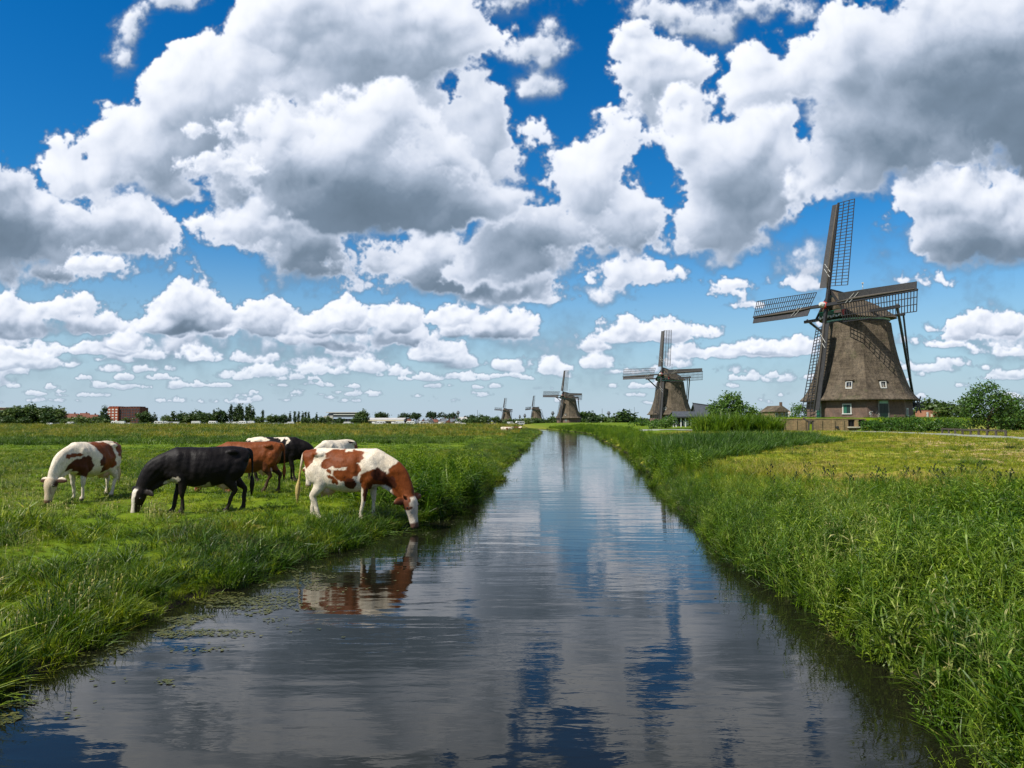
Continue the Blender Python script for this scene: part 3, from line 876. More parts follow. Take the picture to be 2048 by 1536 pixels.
def vegetation():
    short = [blades_mesh('short_tuft', M['grass'], 34, .10, .10, .0085, 1.1, 10+i) for i in range(4)]
    lushs = [blades_mesh('lush_tuft', M['grass'], 40, .13, .17, .010, 1.2, 20+i, 4) for i in range(3)]
    coarse = [blades_mesh('coarse_tuft', M['rough'], 46, .14, .24, .011, 1.3, 30+i, 4) for i in range(4)]
    arch = [blades_mesh('arching_tuft', M['blade'], 14, .12, .36, .013, 1.7, 40+i, 5, droop=.25) for i in range(4)]
    wide = [blades_mesh('wide_tuft', M['grass_far'], 46, .42, .09, .03, 1.2, 50+i, 2) for i in range(4)]
    widet = [blades_mesh('tan_tuft', M['tan'], 46, .55, .42, .035, .5, 60+i, 2) for i in range(3)]
    wided = [blades_mesh('dark_tuft', M['band'], 46, .45, .5, .035, .7, 70+i, 2) for i in range(3)]
    mown = [blades_mesh('mown_tuft', M['mown'], 40, .26, .07, .014, 1.0, 80+i, 2) for i in range(4)]
    leafy = [leafy_mesh('leafy_clump', M['weed'], 7, .15, .60, .12, 90+i, 13) for i in range(4)]
    leafy2 = [leafy_mesh('small_leafy_clump', M['weed'], 9, .16, .36, .06, 95+i, 7) for i in range(3)]
    reedt = [blades_mesh('reed_tuft', M['reed'], 30, .22, .85, .026, .5, 100+i, 3) for i in range(4)]
    reedf = [blades_mesh('far_reed_tuft', M['reedy'], 60, .6, 1.0, .07, 1.1, 110+i, 2) for i in range(3)]
    bigleaf = [leafy_mesh('broad_leafy_clump', M['weed'], 4, .16, .62, .15, 190+i, 9, .20, .4, .3) for i in range(3)]
    broad = [blades_mesh('broad_blades', M['blade'], 5, .10, .60, .030, 1.0, 220+i, 6, droop=.25) for i in range(2)]
    longb = [blades_mesh('long_blades', M['blade'], 12, .10, .60, .018, .75, 120+i, 6, droop=.22) for i in range(4)]
    r = np.random.default_rng(77)
    U = lambda n, a, b: r.uniform(a, b, n)

    # left bank: turf
    P = sample(3.6, 13, 62, NEG, lambda y: xl(y)-.02, 1)
    hn = nz(P[:, 0]*.55, P[:, 1]*.55, 3)
    s = (.70+.6*U(len(P), 0, 1))*np.clip(1+1.7*hn, .35, 2.3)
    scatter('meadow_grass', lift(P), s, .25, short+lushs[:1], 2, 'short bright green meadow grass on the near left bank', 'grass', hscl=.8+.5*U(len(P), 0, 1))
    P = sample(13, 48, lambda y: 20 if y < 24 else 9, NEG, lambda y: xl(y)-.02, 3)
    hn = nz(P[:, 0]*.35, P[:, 1]*.35, 3)
    s = (1.1+.6*U(len(P), 0, 1))*(1+.3*hn)*np.where(P[:, 1] > 24, 1.35, 1)
    scatter('pasture_grass', lift(P), s, .25, short, 4, 'short pasture grass round the cows', 'grass', hscl=.34+.3*U(len(P), 0, 1))
    P = sample(46, 130, lambda y: 1.0 if y < 80 else .4, NEG, lambda y: xl(y)-.3, 5)
    s = (.9+.8*U(len(P), 0, 1))*np.clip(P[:, 1]/60, 1, 2)
    scatter('far_pasture_grass', lift(P), s, .1, wide, 6, 'bright green far pasture grass in the middle distance', 'grass', hscl=.6)
    # seed heads and small flowers over the turf, coloured pale to give glints too
    def seedhead(seed):
        q = np.random.default_rng(seed); mb = MB()
        for i in range(7):
            a, d = q.uniform(0, 6.28), .16*math.sqrt(q.random()); h = q.uniform(.10, .24)
            x, y = math.cos(a)*d, math.sin(a)*d
            mb.frame_box((x, y, h*.5), (.0022, 0, 0), (0, .0022, 0), (0, 0, h))
            mb.frame_box((x, y, h), (.009, 0, 0), (0, .009, 0), (0, 0, .020))
        return mb.mesh('seed_heads', M['seed'])
    P = sample(3.8, 26, lambda y: 9 if y < 12 else 4, NEG, lambda y: xl(y)-.2, 150)
    P = P[nz(P[:, 0]*.4+7, P[:, 1]*.4, 3) > -.05]
    scatter('seed_heads', lift(P), .8+.5*U(len(P), 0, 1), .15, [seedhead(i) for i in range(3)], 151, 'pale seed heads and tiny flowers over the left turf', 'seed heads')
    # rougher clumps: along the edge and in patches
    def patchy(y0, y1, dens, seed, thr, f, d0=-99., d1=99.):
        P = sample(y0, y1, dens, lambda y: np.maximum(xl(y)-d1, -1e4), lambda y: xl(y)-d0, seed)
        v = nz(P[:, 0]*f, P[:, 1]*f, 3)
        return P[v > thr]
    P1 = patchy(3.6, 13, 26, 11, .30, .6)
    P2 = patchy(3.6, 30, 46, 12, -2, .5, -.02, .75)
    P3 = patchy(3.6, 14, 22, 13, .05, .8, .5, 2.6)
    P4 = patchy(13, 40, 3.2, 14, .42, .4)
    P = np.concatenate([P1, P2, P3, P4])
    s = .65+.6*U(len(P), 0, 1)
    scatter('coarse_grass', lift(P), s, .3, coarse+lushs, 15, 'darker coarse tussock grass along the left water edge', 'grass')
    P = np.concatenate([patchy(3.6, 16, 20, 16, .0, .8, -.05, .8), patchy(3.6, 12, 4.5, 17, .15, .8, .5, 4)])
    scatter('arching_grass', lift(P), .5+.55*U(len(P), 0, 1), .3, arch, 18, 'long pale blades arching over the left water edge', 'grass')
    # the tall sedge behind the drinking cow
    P = sample(16.2, 25, 26, lambda y: xl(y)-lerp(y, ((16.2, 1.0), (18, 2.6), (22, 2.8), (25, 1.0))), lambda y: xl(y)+.05, 19)
    scatter('sedge', lift(P), (1.2+.7*U(len(P), 0, 1)), .2, [*coarse, *leafy[:2], *longb[:1]], 20, 'dense dark sedge at the left water edge behind the drinking cow', 'sedge', hscl=np.where(U(len(P), 0, 1) > .5, .75, .95))
    P = sample(26, 200, lambda y: 9 if y < 60 else 3, lambda y: xl(y)-lerp(y, ((28, 2.0), (60, 4), (120, 5), (200, 10))), lambda y: xl(y)+.05, 21)
    v = nz(P[:, 0]*.3, P[:, 1]*.3, 3)
    s = (.6+.5*U(len(P), 0, 1))*(1+.6*v)
    scatter('bank_sedge', lift(P), s, .15, coarse+lushs, 22, 'low sedge along the left edge of the canal towards the mills', 'sedge', hscl=.9)
    # weed bands further out on the left
    P = sample(58, 82, 1.3, NEG, lambda y: xl(y)-6, 23)
    v = nz(P[:, 0]*.05, P[:, 1]*.22, 3); P = P[(v > .05)]
    scatter('weed_band', lift(P), .7+.6*U(len(P), 0, 1), .1, wided, 24, 'dark green weed band crossing the left pasture', 'weeds', hscl=.75)
    P = sample(84, 330, lambda y: .34 if y < 160 else .09, NEG, lambda y: xl(y)-4, 25, power=1)
    v = nz(P[:, 0]*.02, P[:, 1]*.09, 3); P = P[(v > -.35)]
    scatter('seeding_grass', lift(P), (1.0+.9*U(len(P), 0, 1))*np.clip(P[:, 1]/120, .9, 2.2), .1, widet+wided[:1], 26, 'yellow brown seeding grass below the far tree line', 'grass', hscl=.7)
    # droppings-like dark tussocks on the pasture
    P = sample(20, 75, .10, NEG, lambda y: xl(y)-2, 27)
    scatter('pasture_tussock', lift(P), .45+.5*U(len(P), 0, 1), .2, coarse[:2], 28, 'small dark tussocks scattered over the left pasture', 'grass', hscl=.6)

    # right bank: deep herb layer
    rb = lambda y: xr(y)+lerp(y, ((3, 6), (14, 9.5), (16.5, 10), (18, 5), (19.5, 1.9), (30, 1.3), (60, 3.2), (190, 9)))
    P = sample(3.2, 11, 40, lambda y: xr(y)+.12, rb, 31)
    n = len(P)
    d = P[:, 0]-xr(P[:, 1])
    hs = np.clip(.60+d*.25, .6, .98)*(1+.22*nz(P[:, 0]*.8, P[:, 1]*.8, 3))
    scatter('bank_herbs', lift(P), hs*(.85+.4*U(n, 0, 1)), .22, leafy, 32, 'deep leafy herbs filling the near right bank', 'herbs')
    P = sample(11, 27, lambda y: 20, lambda y: xr(y)+.12, rb, 33)
    n = len(P); d = P[:, 0]-xr(P[:, 1])
    hs = np.clip(.5+d*.25, .5, .8)*(1+.25*nz(P[:, 0]*.8, P[:, 1]*.8, 3))*lerp(P[:, 1], ((11, 1), (14, .8), (17, .62), (22, .45)))
    scatter('mid_bank_herbs', lift(P), hs*(1.0+.4*U(n, 0, 1)), .2, leafy+leafy2[:2]+coarse[:2], 34, 'green herbs on the right bank in the middle distance', 'herbs')
    P = sample(3.2, 24, lambda y: 16 if y < 9 else 11, lambda y: xr(y)-.04, lambda y: xr(y)+1.3, 35)
    scatter('bank_blades', lift(P), (.7+.5*U(len(P), 0, 1))*lerp(P[:, 1], ((8, 1), (13, .8), (18, .55), (26, .45))), .25, longb, 36, 'long blades of reed grass bending over the right water edge', 'reed grass')
    P = sample(3.0, 8.5, lambda y: 9, lambda y: xr(y)+.4, rb, 137)
    scatter('broad_leaved_weeds', lift(P), (.8+.45*U(len(P), 0, 1)), .2, bigleaf, 138, 'broad leaved weeds in the lower right corner', 'weeds')
    P = sample(3.0, 9, lambda y: 3.5, lambda y: xr(y)-.02, lambda y: xr(y)+2.5, 139)
    scatter('broad_blades', lift(P), (.8+.5*U(len(P), 0, 1)), .25, broad, 140, 'broad pale blades arching at the lower right waterline', 'reed grass')
    P = sample(3.2, 20, lambda y: 3.5, lambda y: xr(y)+1.2, rb, 37)
    scatter('inner_blades', lift(P), (.8+.5*U(len(P), 0, 1))*lerp(P[:, 1], ((8, 1), (13, .85), (20, .5))), .25, longb, 38, 'loose pale blades standing among the right bank herbs', 'reed grass')
    reedl = [leafy_mesh('leafy_reed', M['blade2'], 6, .12, .78, .24, 260+i, 7, .045, .9, .35) for i in range(4)]
    P = sample(3.0, 26, lambda y: 15 if y < 10 else 9, lambda y: xr(y)-.06, lambda y: xr(y)+1.7, 261)
    scatter('bank_reeds', lift(P), (.74+.44*U(len(P), 0, 1))*lerp(P[:, 1], ((8, 1), (13, .75), (18, .5), (26, .42))), .13, reedl, 262, 'upright light green reeds standing along the right water edge', 'reeds')
    P = sample(3.0, 25, lambda y: 46 if y < 10 else 26, lambda y: xr(y)-.10, lambda y: xr(y)+.5, 39)
    scatter('edge_grass', lift(P), (.7+.5*U(len(P), 0, 1)), .35, coarse+leafy2, 40, 'low grass and shoots right at the waterline of the right bank', 'grass')
    P = sample(24, 200, lambda y: 10 if y < 60 else 3, lambda y: xr(y)-.05, rb, 41)
    s = (.8+.6*U(len(P), 0, 1))
    scatter('far_bank_sedge', lift(P), s, .15, coarse[:2]+leafy[:2], 42, 'sedge along the right edge of the canal towards the mills', 'sedge')
    # reed bed
    rx0 = lambda y: xr(y)+lerp(y, ((26, .8), (30, .6), (60, 2)))
    rx1 = lambda y: lerp(y, ((26, 5.3), (28, 6.2), (33, 9.5), (42, 15.3), (50, 21.5), (54, 24), (60, 25.5), (61, 3)))
    P = sample(26.5, 60, lambda y: 11 if y < 42 else 5, rx0, rx1, 43, 8)
    n = len(P)
    edge = np.clip((rx1(P[:, 1])-P[:, 0])*.5, .55, 1)
    scatter('reed_bed', lift(P), (.95+.35*U(n, 0, 1))*np.where(P[:, 1] > 42, 1.1, 1), .08, reedt, 44, 'dark green reed bed between the canal and the mown field', 'reeds', hscl=edge*lerp(P[:, 1], ((26, .85), (32, .95), (45, .75), (60, .5)))*(1.0+.12*nz(P[:, 0]*.2, P[:, 1]*.2, 2)))
    # dry seeding grass between the herbs and the mown field
    P = sample(14, 27, 16, lambda y: xr(y)+.9, lambda y: rb(y)+2.2, 145)
    P = P[nz(P[:, 0]*.5, P[:, 1]*.5, 3) > -.1]
    scatter('dry_bank_grass', lift(P), .7+.5*U(len(P), 0, 1), .2, [blades_mesh('dry_tuft', M['mown'], 34, .13, .34, .010, .8, 240+i, 3) for i in range(3)], 146, 'yellowish seeding grass along the top of the right bank', 'grass')
    # mown field
    P = sample(15.5, 84, lambda y: 12 if y < 30 else (5 if y < 50 else 1.8), lambda y: np.maximum(rb(y)-1.6, 0), BIG, 45)
    ok = ~((P[:, 0] < rx1(P[:, 1])) & (P[:, 1] > 26))
    P = P[ok]
    pth = lerp(P[:, 1], ((20, 24), (32, 28), (46, 32.5), (62, 36), (74, 38), (84, 37.5)))
    P = P[np.abs(P[:, 0]-pth) > 1.8]
    scatter('mown_grass', lift(P), (.8+.5*U(len(P), 0, 1))*np.clip(P[:, 1]/30, 1, 2), .1, mown, 46, 'short yellow green mown grass of the right field', 'grass')
    # tall reed block in front of the farmyard
    P = sample(76, 82, 3.2, lambda y: pix(1404, 840, 79).x+0*y, lambda y: pix(1538, 840, 79).x+0*y, 47, 8)
    scatter('reed_hedge', lift(P), 1.0+.3*U(len(P), 0, 1), .10, reedf, 48, 'tall dense block of reeds in front of the farmyard tree', 'reeds', hscl=1.62+.28*nz(P[:, 0]*.35, P[:, 1]*.35, 3))
    # terp grass and the slope right of the wall
    P = sample(86, 120, .9, lambda y: 24+0*y, lambda y: 78+0*y, 49, 12)
    P = P[~((P[:, 1] > WALL_Y-1.5) & (P[:, 1] < WALL_Y+.3) & (P[:, 0] > 30) & (P[:, 0] < 46))]
    P = P[(P[:, 0]-47.4)**2+(P[:, 1]-102.5)**2 > 50]
    P = P[~((P[:, 1] < WALL_Y) & (P[:, 0] > 30) & (P[:, 0] < 46))]
    scatter('terp_grass', lift(P), .9+.5*U(len(P), 0, 1), .1, wide, 50, 'grass on the raised yard round the near mill', 'grass')
    # single tall stalks standing out above the herbs
    for i, (px, py, pb) in enumerate(((1538, 928, 985), (1616, 925, 980), (1648, 935, 985), (1736, 932, 1000), (1768, 938, 990), (1835, 935, 985), (1868, 942, 985), (1880, 940, 988), (1966, 958, 1000), (1995, 950, 1000), (2022, 940, 1000), (1700, 950, 1000), (1590, 945, 985), (1800, 950, 990), (1920, 955, 1000), (1668, 928, 980))):
        Y = r.uniform(15, 18.5)
        top = pix(px, py, Y)
        z0 = float(ground_z(top.x, Y))
        me = umbel_mesh('stalk_mesh', M['stalk'], max(.5, top.z-z0), i)
        o = link('tall_weed', me, None, (top.x, Y, z0))
        where = ('below the left sail of the near mill', 'under the green door', 'just right of the green door', 'under the near mill wall opening', 'below the wall end', 'under the winch of the near mill', 'right of the winch', 'left of the rail fence', 'under the rail fence left part', 'below the tree by the fence', 'at the right border', 'below the ground floor window', 'left of the brick wall pipe', 'below the dark door', 'under the hedge end', 'under the brick wall middle')[i]
        tag(o, 'dark flowering stalk above the right bank herbs, '+where, 'weed', 'dark flowering stalks above the right bank')
vegetation()

# floating duckweed and lily leaves along the left edge
def duckweed():
    r = np.random.default_rng(8)
    m, nt, bs = new_mat('floating_leaf')
    f = noise_node(nt, 14, 3, .6, 'World')
    nt.links.new(ramp_node(nt, f, ((.3, (.022, .030, .004)), (.5, (.055, .060, .006)), (.7, (.10, .09, .014)))), bs.inputs['Base Color'])
    bs.inputs['Roughness'].default_value = .45
    V = []; F = []
    def leafdisc(x, y, s, z=.006):
        a0 = r.uniform(0, 6.28); n = 7; b = len(V)
        tx, ty = r.normal()*.06, r.normal()*.06
        for k in range(n):
            a = a0+k*2*math.pi/n
            q = s*(.35 if k == 0 else 1)*r.uniform(.85, 1.1)
            V.append((x+math.cos(a)*q, y+math.sin(a)*q*.8, z+abs(math.cos(a)*tx+math.sin(a)*ty)*s))
        F.append(tuple(range(b, b+n)))
    patches = [(560, 1160, 150, 30, 1300), (470, 1200, 180, 38, 2300), (400, 1236, 200, 36, 2100), (330, 1262, 180, 34, 1700), (250, 1290, 90, 16, 260), (170, 1335, 90, 24, 240), (60, 1400, 90, 30, 300), (20, 1440, 60, 24, 180), (640, 1135, 60, 12, 150), (720, 1105, 60, 9, 90), (330, 1365, 22, 8, 30), (850, 1072, 50, 7, 70), (900, 1045, 50, 6, 60), (200, 1350, 60, 14, 70), (420, 1300, 40, 7, 30),
               (1470, 1190, 60, 8, 30), (1600, 1345, 40, 8, 14)]
    for px, py, rx, ry, n in patches:
        for i in range(n):
            p = onz(px+r.normal()*rx*.5, py+r.normal()*ry*.5, 0)
            if ground_z(p.x, p.y) > -.01 and r.random() < .7: continue
            if nz(p.x*3.5, p.y*3.5, 3) < -.05+.3*r.random(): continue
            leafdisc(p.x, p.y, .0125*r.uniform(.5, 1.7)*(1+p.y*.02), .004+r.random()*.004)
    me = bpy.data.meshes.new('duckweed'); me.from_pydata(V, [], F); me.materials.append(m); me.update()
    tag(link('duckweed', me), 'yellow green floating leaves and duckweed along the left bank', 'duckweed', kind='stuff')
duckweed()

# ------------------------------------------------------------------ trees and bushes
def leaf_cloud(name, m, blobs, n, size, seed, clump=.28, per=14):
    """a crown: leaf-sized faces gathered in clumps through a union of ellipsoids, denser near the surface"""
    r = np.random.default_rng(seed)
    vol = np.array([b[3]*b[4]*b[5] for b in blobs])**.75
    ncl = max(4, n//per)
    w = r.choice(len(blobs), ncl, p=vol/vol.sum())
    B = np.array(blobs)[w]
    d = r.normal(size=(ncl, 3)); d /= np.linalg.norm(d, axis=1)[:, None]
    rad = r.uniform(.35, 1.06, ncl)**.55
    C = B[:, :3]+d*B[:, 3:6]*rad[:, None]
    cs = clump*r.uniform(.6, 1.4, ncl)
    idx = np.repeat(np.arange(ncl), per)
    N = len(idx)
    P = C[idx]+r.normal(size=(N, 3))*cs[idx][:, None]*np.array([1, 1, .7])
    nn = r.normal(size=(N, 3))+np.array([0, 0, .7])+d[idx]*.6
    nn /= np.linalg.norm(nn, axis=1)[:, None]
    a = np.cross(nn, r.normal(size=(N, 3))); a /= np.linalg.norm(a, axis=1)[:, None]
    b = np.cross(nn, a)
    s = size*r.uniform(.6, 1.4, N)[:, None]
    V = np.stack([P-a*s, P+b*s*.55, P+a*s, P-b*s*.55], 1).reshape(-1, 3)
    F = np.arange(N*4).reshape(-1, 4)
    return mesh_np(name, V, [F], m)
M['bark'] = simple('bark', (.09, .07, .05), .9, .3, 6, .1, bmp=.5)
M['leaf'] = leaf_mat('tree_leaves', (.022, .055, .008), (.040, .095, .012), (.075, .14, .02), trans=.3, scale=1.2, inst=False)
M['leaf_light'] = leaf_mat('light_tree_leaves', (.035, .085, .012), (.07, .14, .02), (.12, .19, .04), trans=.35, scale=1.2, inst=False)
M['leaf_far'] = leaf_mat('far_tree_leaves', (.024, .052, .010), (.045, .082, .014), (.080, .115, .022), trans=.2, scale=.35, inst=True)
M['leaf_dark'] = leaf_mat('dark_far_leaves', (.018, .038, .012), (.028, .055, .015), (.045, .075, .02), trans=.15, scale=.35, inst=True)
M['hedge'] = leaf_mat('hedge_leaves', (.020, .060, .007), (.040, .10, .010), (.075, .14, .014), trans=.3, scale=.8, inst=False)
def trunk_mesh(h, r0, seed, limbs=4, spread=.5):
    r = random.Random(seed)
    mb = MB()
    mb.tube([(0, 0, -.3), (r.gauss(0, .04)*h, 0, h*.35), (r.gauss(0, .05)*h, r.gauss(0, .05)*h, h*.75)], [r0, r0*.75, r0*.4], 7)
    for i in range(limbs):
        a = 6.28*i/limbs+r.random(); z = h*(.3+.12*i/limbs*2)
        e = (math.cos(a)*spread*h*.5, math.sin(a)*spread*h*.5, z+h*.33)
        mb.tube([(0, 0, z), (e[0]*.5, e[1]*.5, z+h*.13), e], [r0*.45, r0*.32, r0*.12], 5)
    return mb.mesh('trunk_mesh', M['bark'], True)

# ------------------------------------------------------------------ windmills
def thatch_mat():
    m, nt, bs = new_mat('reed_thatch')
    n1 = noise_node(nt, .55, 6, .65, 'Object', (1, 1, .6))
    n2 = noise_node(nt, 14, 4, .7, 'Object', (1, 1, .35))
    n3 = noise_node(nt, 1.8, 3, .6, 'Object', (.4, .4, 3.0))
    n5 = noise_node(nt, 3.2, 5, .7, 'Object', (1, 1, .25))
    a = ramp_node(nt, n1, ((.3, (.048, .039, .029)), (.5, (.088, .072, .054)), (.7, (.14, .117, .09))))
    b = ramp_node(nt, n2, ((.25, (.45, .45, .45)), (.6, (1.1, 1.08, 1.05)), (.8, (1.5, 1.4, 1.3))))
    c = mixc(nt, 1.0, a, b, 'MULTIPLY')
    c = mixc(nt, .25, c, ramp_node(nt, n3, ((.4, (.07, .055, .04)), (.6, (.20, .16, .11)))))
    c = mixc(nt, 1., c, ramp_node(nt, n5, ((.32, (.60, .60, .60)), (.5, (1., 1., 1.)), (.68, (1.40, 1.36, 1.3)))), 'MULTIPLY')
    moss = noise_node(nt, .9, 6, .7)
    c = mixc(nt, ramp_node(nt, moss, ((.55, (0, 0, 0)), (.72, (.6, .6, .6)))), c, (.055, .062, .028))
    nt.links.new(c, bs.inputs['Base Color'])
    bs.inputs['Roughness'].default_value = .95
    bs.inputs['Specular IOR Level'].default_value = .1
    hs = nt.nodes.new('ShaderNodeMath'); hs.operation = 'ADD'; nt.links.new(n2, hs.inputs[0]); nt.links.new(n5, hs.inputs[1])
    bump(nt, bs, hs.outputs[0], 1., .12)
    return m
M['thatch'] = thatch_mat()
def brick_mat(name, c1, c2, mort, scale=1.0, rot=False):
    m, nt, bs = new_mat(name)
    tc = nt.nodes.new('ShaderNodeTexCoord')
    g = nt.nodes.new('ShaderNodeNewGeometry')
    sp = nt.nodes.new('ShaderNodeSeparateXYZ'); nt.links.new(tc.outputs['Object'], sp.inputs[0])
    ad = nt.nodes.new('ShaderNodeMath'); ad.operation = 'ADD'; nt.links.new(sp.outputs[0], ad.inputs[0]); nt.links.new(sp.outputs[1], ad.inputs[1])
    cb = nt.nodes.new('ShaderNodeCombineXYZ'); nt.links.new(ad.outputs[0], cb.inputs[0]); nt.links.new(sp.outputs[2], cb.inputs[1])
    bt = nt.nodes.new('ShaderNodeTexBrick'); nt.links.new(cb.outputs[0], bt.inputs[0])
    bt.inputs['Scale'].default_value = 1.; bt.inputs['Brick Width'].default_value = .24*scale; bt.inputs['Row Height'].default_value = .075*scale
    bt.inputs['Mortar Size'].default_value = .008*scale
    bt.inputs['Color1'].default_value = (*c1, 1); bt.inputs['Color2'].default_value = (*c2, 1); bt.inputs['Mortar'].default_value = (*mort, 1)
    n = noise_node(nt, .8, 6, .65)
    n2 = noise_node(nt, 6, 4, .6)
    col = mixc(nt, 1., bt.outputs[0], ramp_node(nt, n, ((.3, (.6, .6, .6)), (.7, (1.25, 1.2, 1.15)))), 'MULTIPLY')
    col = mixc(nt, 1., col, ramp_node(nt, n2, ((.3, (.75, .75, .75)), (.7, (1.2, 1.2, 1.2)))), 'MULTIPLY')
    nt.links.new(col, bs.inputs['Base Color'])
    bs.inputs['Roughness'].default_value = .9
    bump(nt, bs, n2, .3, .02)
    return m
M['mill_brick'] = brick_mat('mill_brick', (.135, .080, .056), (.10, .060, .042), (.13, .10, .08))
M['tar'] = simple('tarred_wood', (.018, .017, .017), .55, .3, 4, .4)
M['sail_grey'] = simple('weathered_grey_sail_wood', (.030, .029, .029), .6, .25, 3, .4)
M['cloth'] = simple('furled_brown_grey_canvas', (.075, .066, .055), .9, .2, 5, .1)
M['white'] = simple('white_paint', (.42, .42, .39), .5, .06, 2)
M['green'] = simple('dark_green_paint', (.010, .085, .050), .45, .15, 2, .5)
M['deep_green'] = simple('near_black_green_paint', (.006, .020, .014), .4, .15, 2, .5)
M['pale_green'] = simple('pale_green_paint', (.20, .36, .30), .5, .1, 2)
M['red'] = simple('red_paint', (.42, .035, .025), .5, .15, 3)
M['pink'] = simple('faded_pink_paint', (.55, .30, .24), .6, .1, 3)
M['dark_glass'] = simple('dark_window_glass', (.012, .014, .016), .12, .1, 1, .6)
M['timber_grey'] = simple('grey_door_frame', (.16, .15, .13), .7, .2, 3)
M['strut'] = simple('blue_grey_strut', (.045, .055, .062), .5, .2, 2, .4)
M['iron'] = simple('dark_iron', (.05, .05, .05), .5, .2, 5, .4, .5)

def windmill(loc, theta, face_az, label, scale=1., roll=0., detail=2, group='thatched windmills along the canal'):
    """theta: turn of the sail plane about z; face_az: azimuth of the wall face that looks at the viewer"""
    root = empty('windmill', loc, 0, label, 'windmill', group)
    root.scale = (scale,)*3
    n = Vector((-math.sin(theta), -math.cos(theta), 0)); p = Vector((math.cos(theta), -math.sin(theta), 0)); up = Vector((0, 0, 1))
    def octa(r, z, k=0):
        R_ = r/math.cos(math.pi/8)
        return [(R_*math.cos(face_az+math.pi/8+i*math.pi/4), R_*math.sin(face_az+math.pi/8+i*math.pi/4), z) for i in range(8)]
    def face(i, r, s, z, out=0.):
        """point on wall face i (0 looks at the viewer, +1 is to its right as seen), s metres along it"""
        a = face_az+i*math.pi/4
        return Vector((math.cos(a)*(r+out)-math.sin(a)*s, math.sin(a)*(r+out)+math.cos(a)*s, z))
    def fdir(i):
        a = face_az+i*math.pi/4
        return Vector((math.cos(a), math.sin(a), 0)), Vector((-math.sin(a), math.cos(a), 0))
    # walls
    MB().rings([octa(6.2, -1.2), octa(6.1, 2.55)]).build('brick_base', M['mill_brick'], root)
    prof = [(2.30, 6.30), (2.28, 6.95), (2.42, 7.0), (2.9, 6.55), (3.5, 6.15), (4.3, 5.80), (5.2, 5.48), (6.2, 5.18), (7.4, 4.86), (8.8, 4.56), (10.2, 4.30), (11.6, 4.10), (12.9, 3.96), (13.0, 3.7)]
    def rad_at(z):
        return float(np.interp(z, [a for a, b in prof[2:]], [b for a, b in prof[2:]]))
    mb = MB()
    rr = []
    for z, r_ in prof:
        ring = octa(r_, z)
        R2 = []
        for i in range(8):
            a, b = Vector(ring[i]), Vector(ring[(i+1) % 8])
            for k in range(6):
                q = a.lerp(b, k/6)
                soft = .015*(math.exp(-min(k, 6-k)**2*1.6))           # rounded ridges where two faces of thatch meet
                bulge = .02*math.sin(math.pi*k/6)
                v = Vector((q.x, q.y, 0)).normalized()
                R2.append(q+v*(bulge-soft))
        rr.append(R2)
    mb.rings(rr)
    body = mb.build('thatched_body', M['thatch'], root, smooth=False)
    # cap ring with its pale line
    def circ(r, z, k=32): return [(r*math.cos(i*2*math.pi/k), r*math.sin(i*2*math.pi/k), z) for i in range(k)]
    MB().rings([circ(4.02, 12.85), circ(4.02, 13.10), circ(3.85, 13.10), circ(3.85, 13.5)]).build('curb_ring', M['tar'], root)
    MB().rings([circ(4.10, 13.10), circ(4.12, 13.12), circ(4.12, 13.32), circ(4.10, 13.34)]).build('curb_band', M['pale_green'], root)
    # cap: thatched, boat shaped, open gable to the front
    secs = []
    for a, w, top, bot in ((4.55, 1.75, 17.3, 14.7), (4.2, 2.6, 17.25, 13.9), (3.2, 3.6, 17.1, 13.45), (1.6, 4.3, 16.9, 13.35), (0, 4.55, 16.6, 13.35), (-1.6, 4.45, 16.15, 13.4), (-3.0, 3.9, 15.5, 13.45), (-4.2, 2.9, 14.75, 13.5), (-4.95, 1.5, 14.1, 13.55)):
        ring = []
        K = 9
        for k in range(-K, K+1):
            t = k/K
            x = w*t
            z = top-(top-bot)*(abs(t)**1.25*.80+.20*abs(t)**4)
            ring.append(n*a+p*x+up*z)
        for k in range(K-2, -K+1, -3):
            ring.append(n*a+p*(w*.93*k/K)+up*(bot-.02))
        secs.append(ring)
    MB().rings(secs).build('cap', M['thatch'], root)
    # ridge board
    rd = MB()
    rs = [n*a+up*(z+.05) for a, z in ((4.6, 17.3), (3.2, 17.12), (0, 16.62), (-3, 15.5), (-4.9, 14.2))]
    for a, b in zip(rs[:-1], rs[1:]): rd.beam(a, b, .35, .16)
    rd.build('ridge', M['tar'], root)
    # front gable
    MB().prism([n*4.30+p*-2.4+up*13.5, n*4.30+p*2.4+up*13.5, n*4.42+p*1.5+up*15.6, n*4.45+up*16.7, n*4.42+p*-1.5+up*15.6], n*.12).build('front_gable', M['deep_green'], root)
    if detail:
        MB().prism([n*4.55+p*-1.9+up*13.95, n*4.55+p*1.9+up*13.95, n*4.6+p*2.1+up*14.5, n*4.6+p*-2.1+up*14.5], n*.10).build('date_board', M['green'], root)
        bd = MB()
        for k in range(-4, 5):
            c = n*4.62+p*(k*.48)+up*(13.72+.05*(k % 2))
            bd.frame_box(c, p*.27, n*.10, (up+p*.5*(1 if k % 2 else -1))*.30)
        bd.build('scalloped_board', M['white'], root)
        MB().frame_box(n*4.72+p*1.35+up*14.25, p*1.3, n*.08, up*.38).build('painted_panel', M['pink'], root)
        MB().frame_box(n*4.70+p*2.25+up*14.05, p*.5, n*.16, up*.75).build('red_bracket', M['red'], root)
        mb = MB()
        for s_ in (-1, 1): mb.beam(n*4.62+up*17.25, n*4.55+p*s_*2.75+up*13.6, .16, .3)
        mb.build('gable_edge', M['tar'], root)
        ln = MB(); ln.tube([n*-1.2+up*16.2, n*-1.2+up*18.6], .05, 5); ln.frame_box(n*-1.2+up*18.65, (.2, 0, 0), (0, .2, 0), (0, 0, .2))
        ln.build('lightning_rod', M['white'], root)
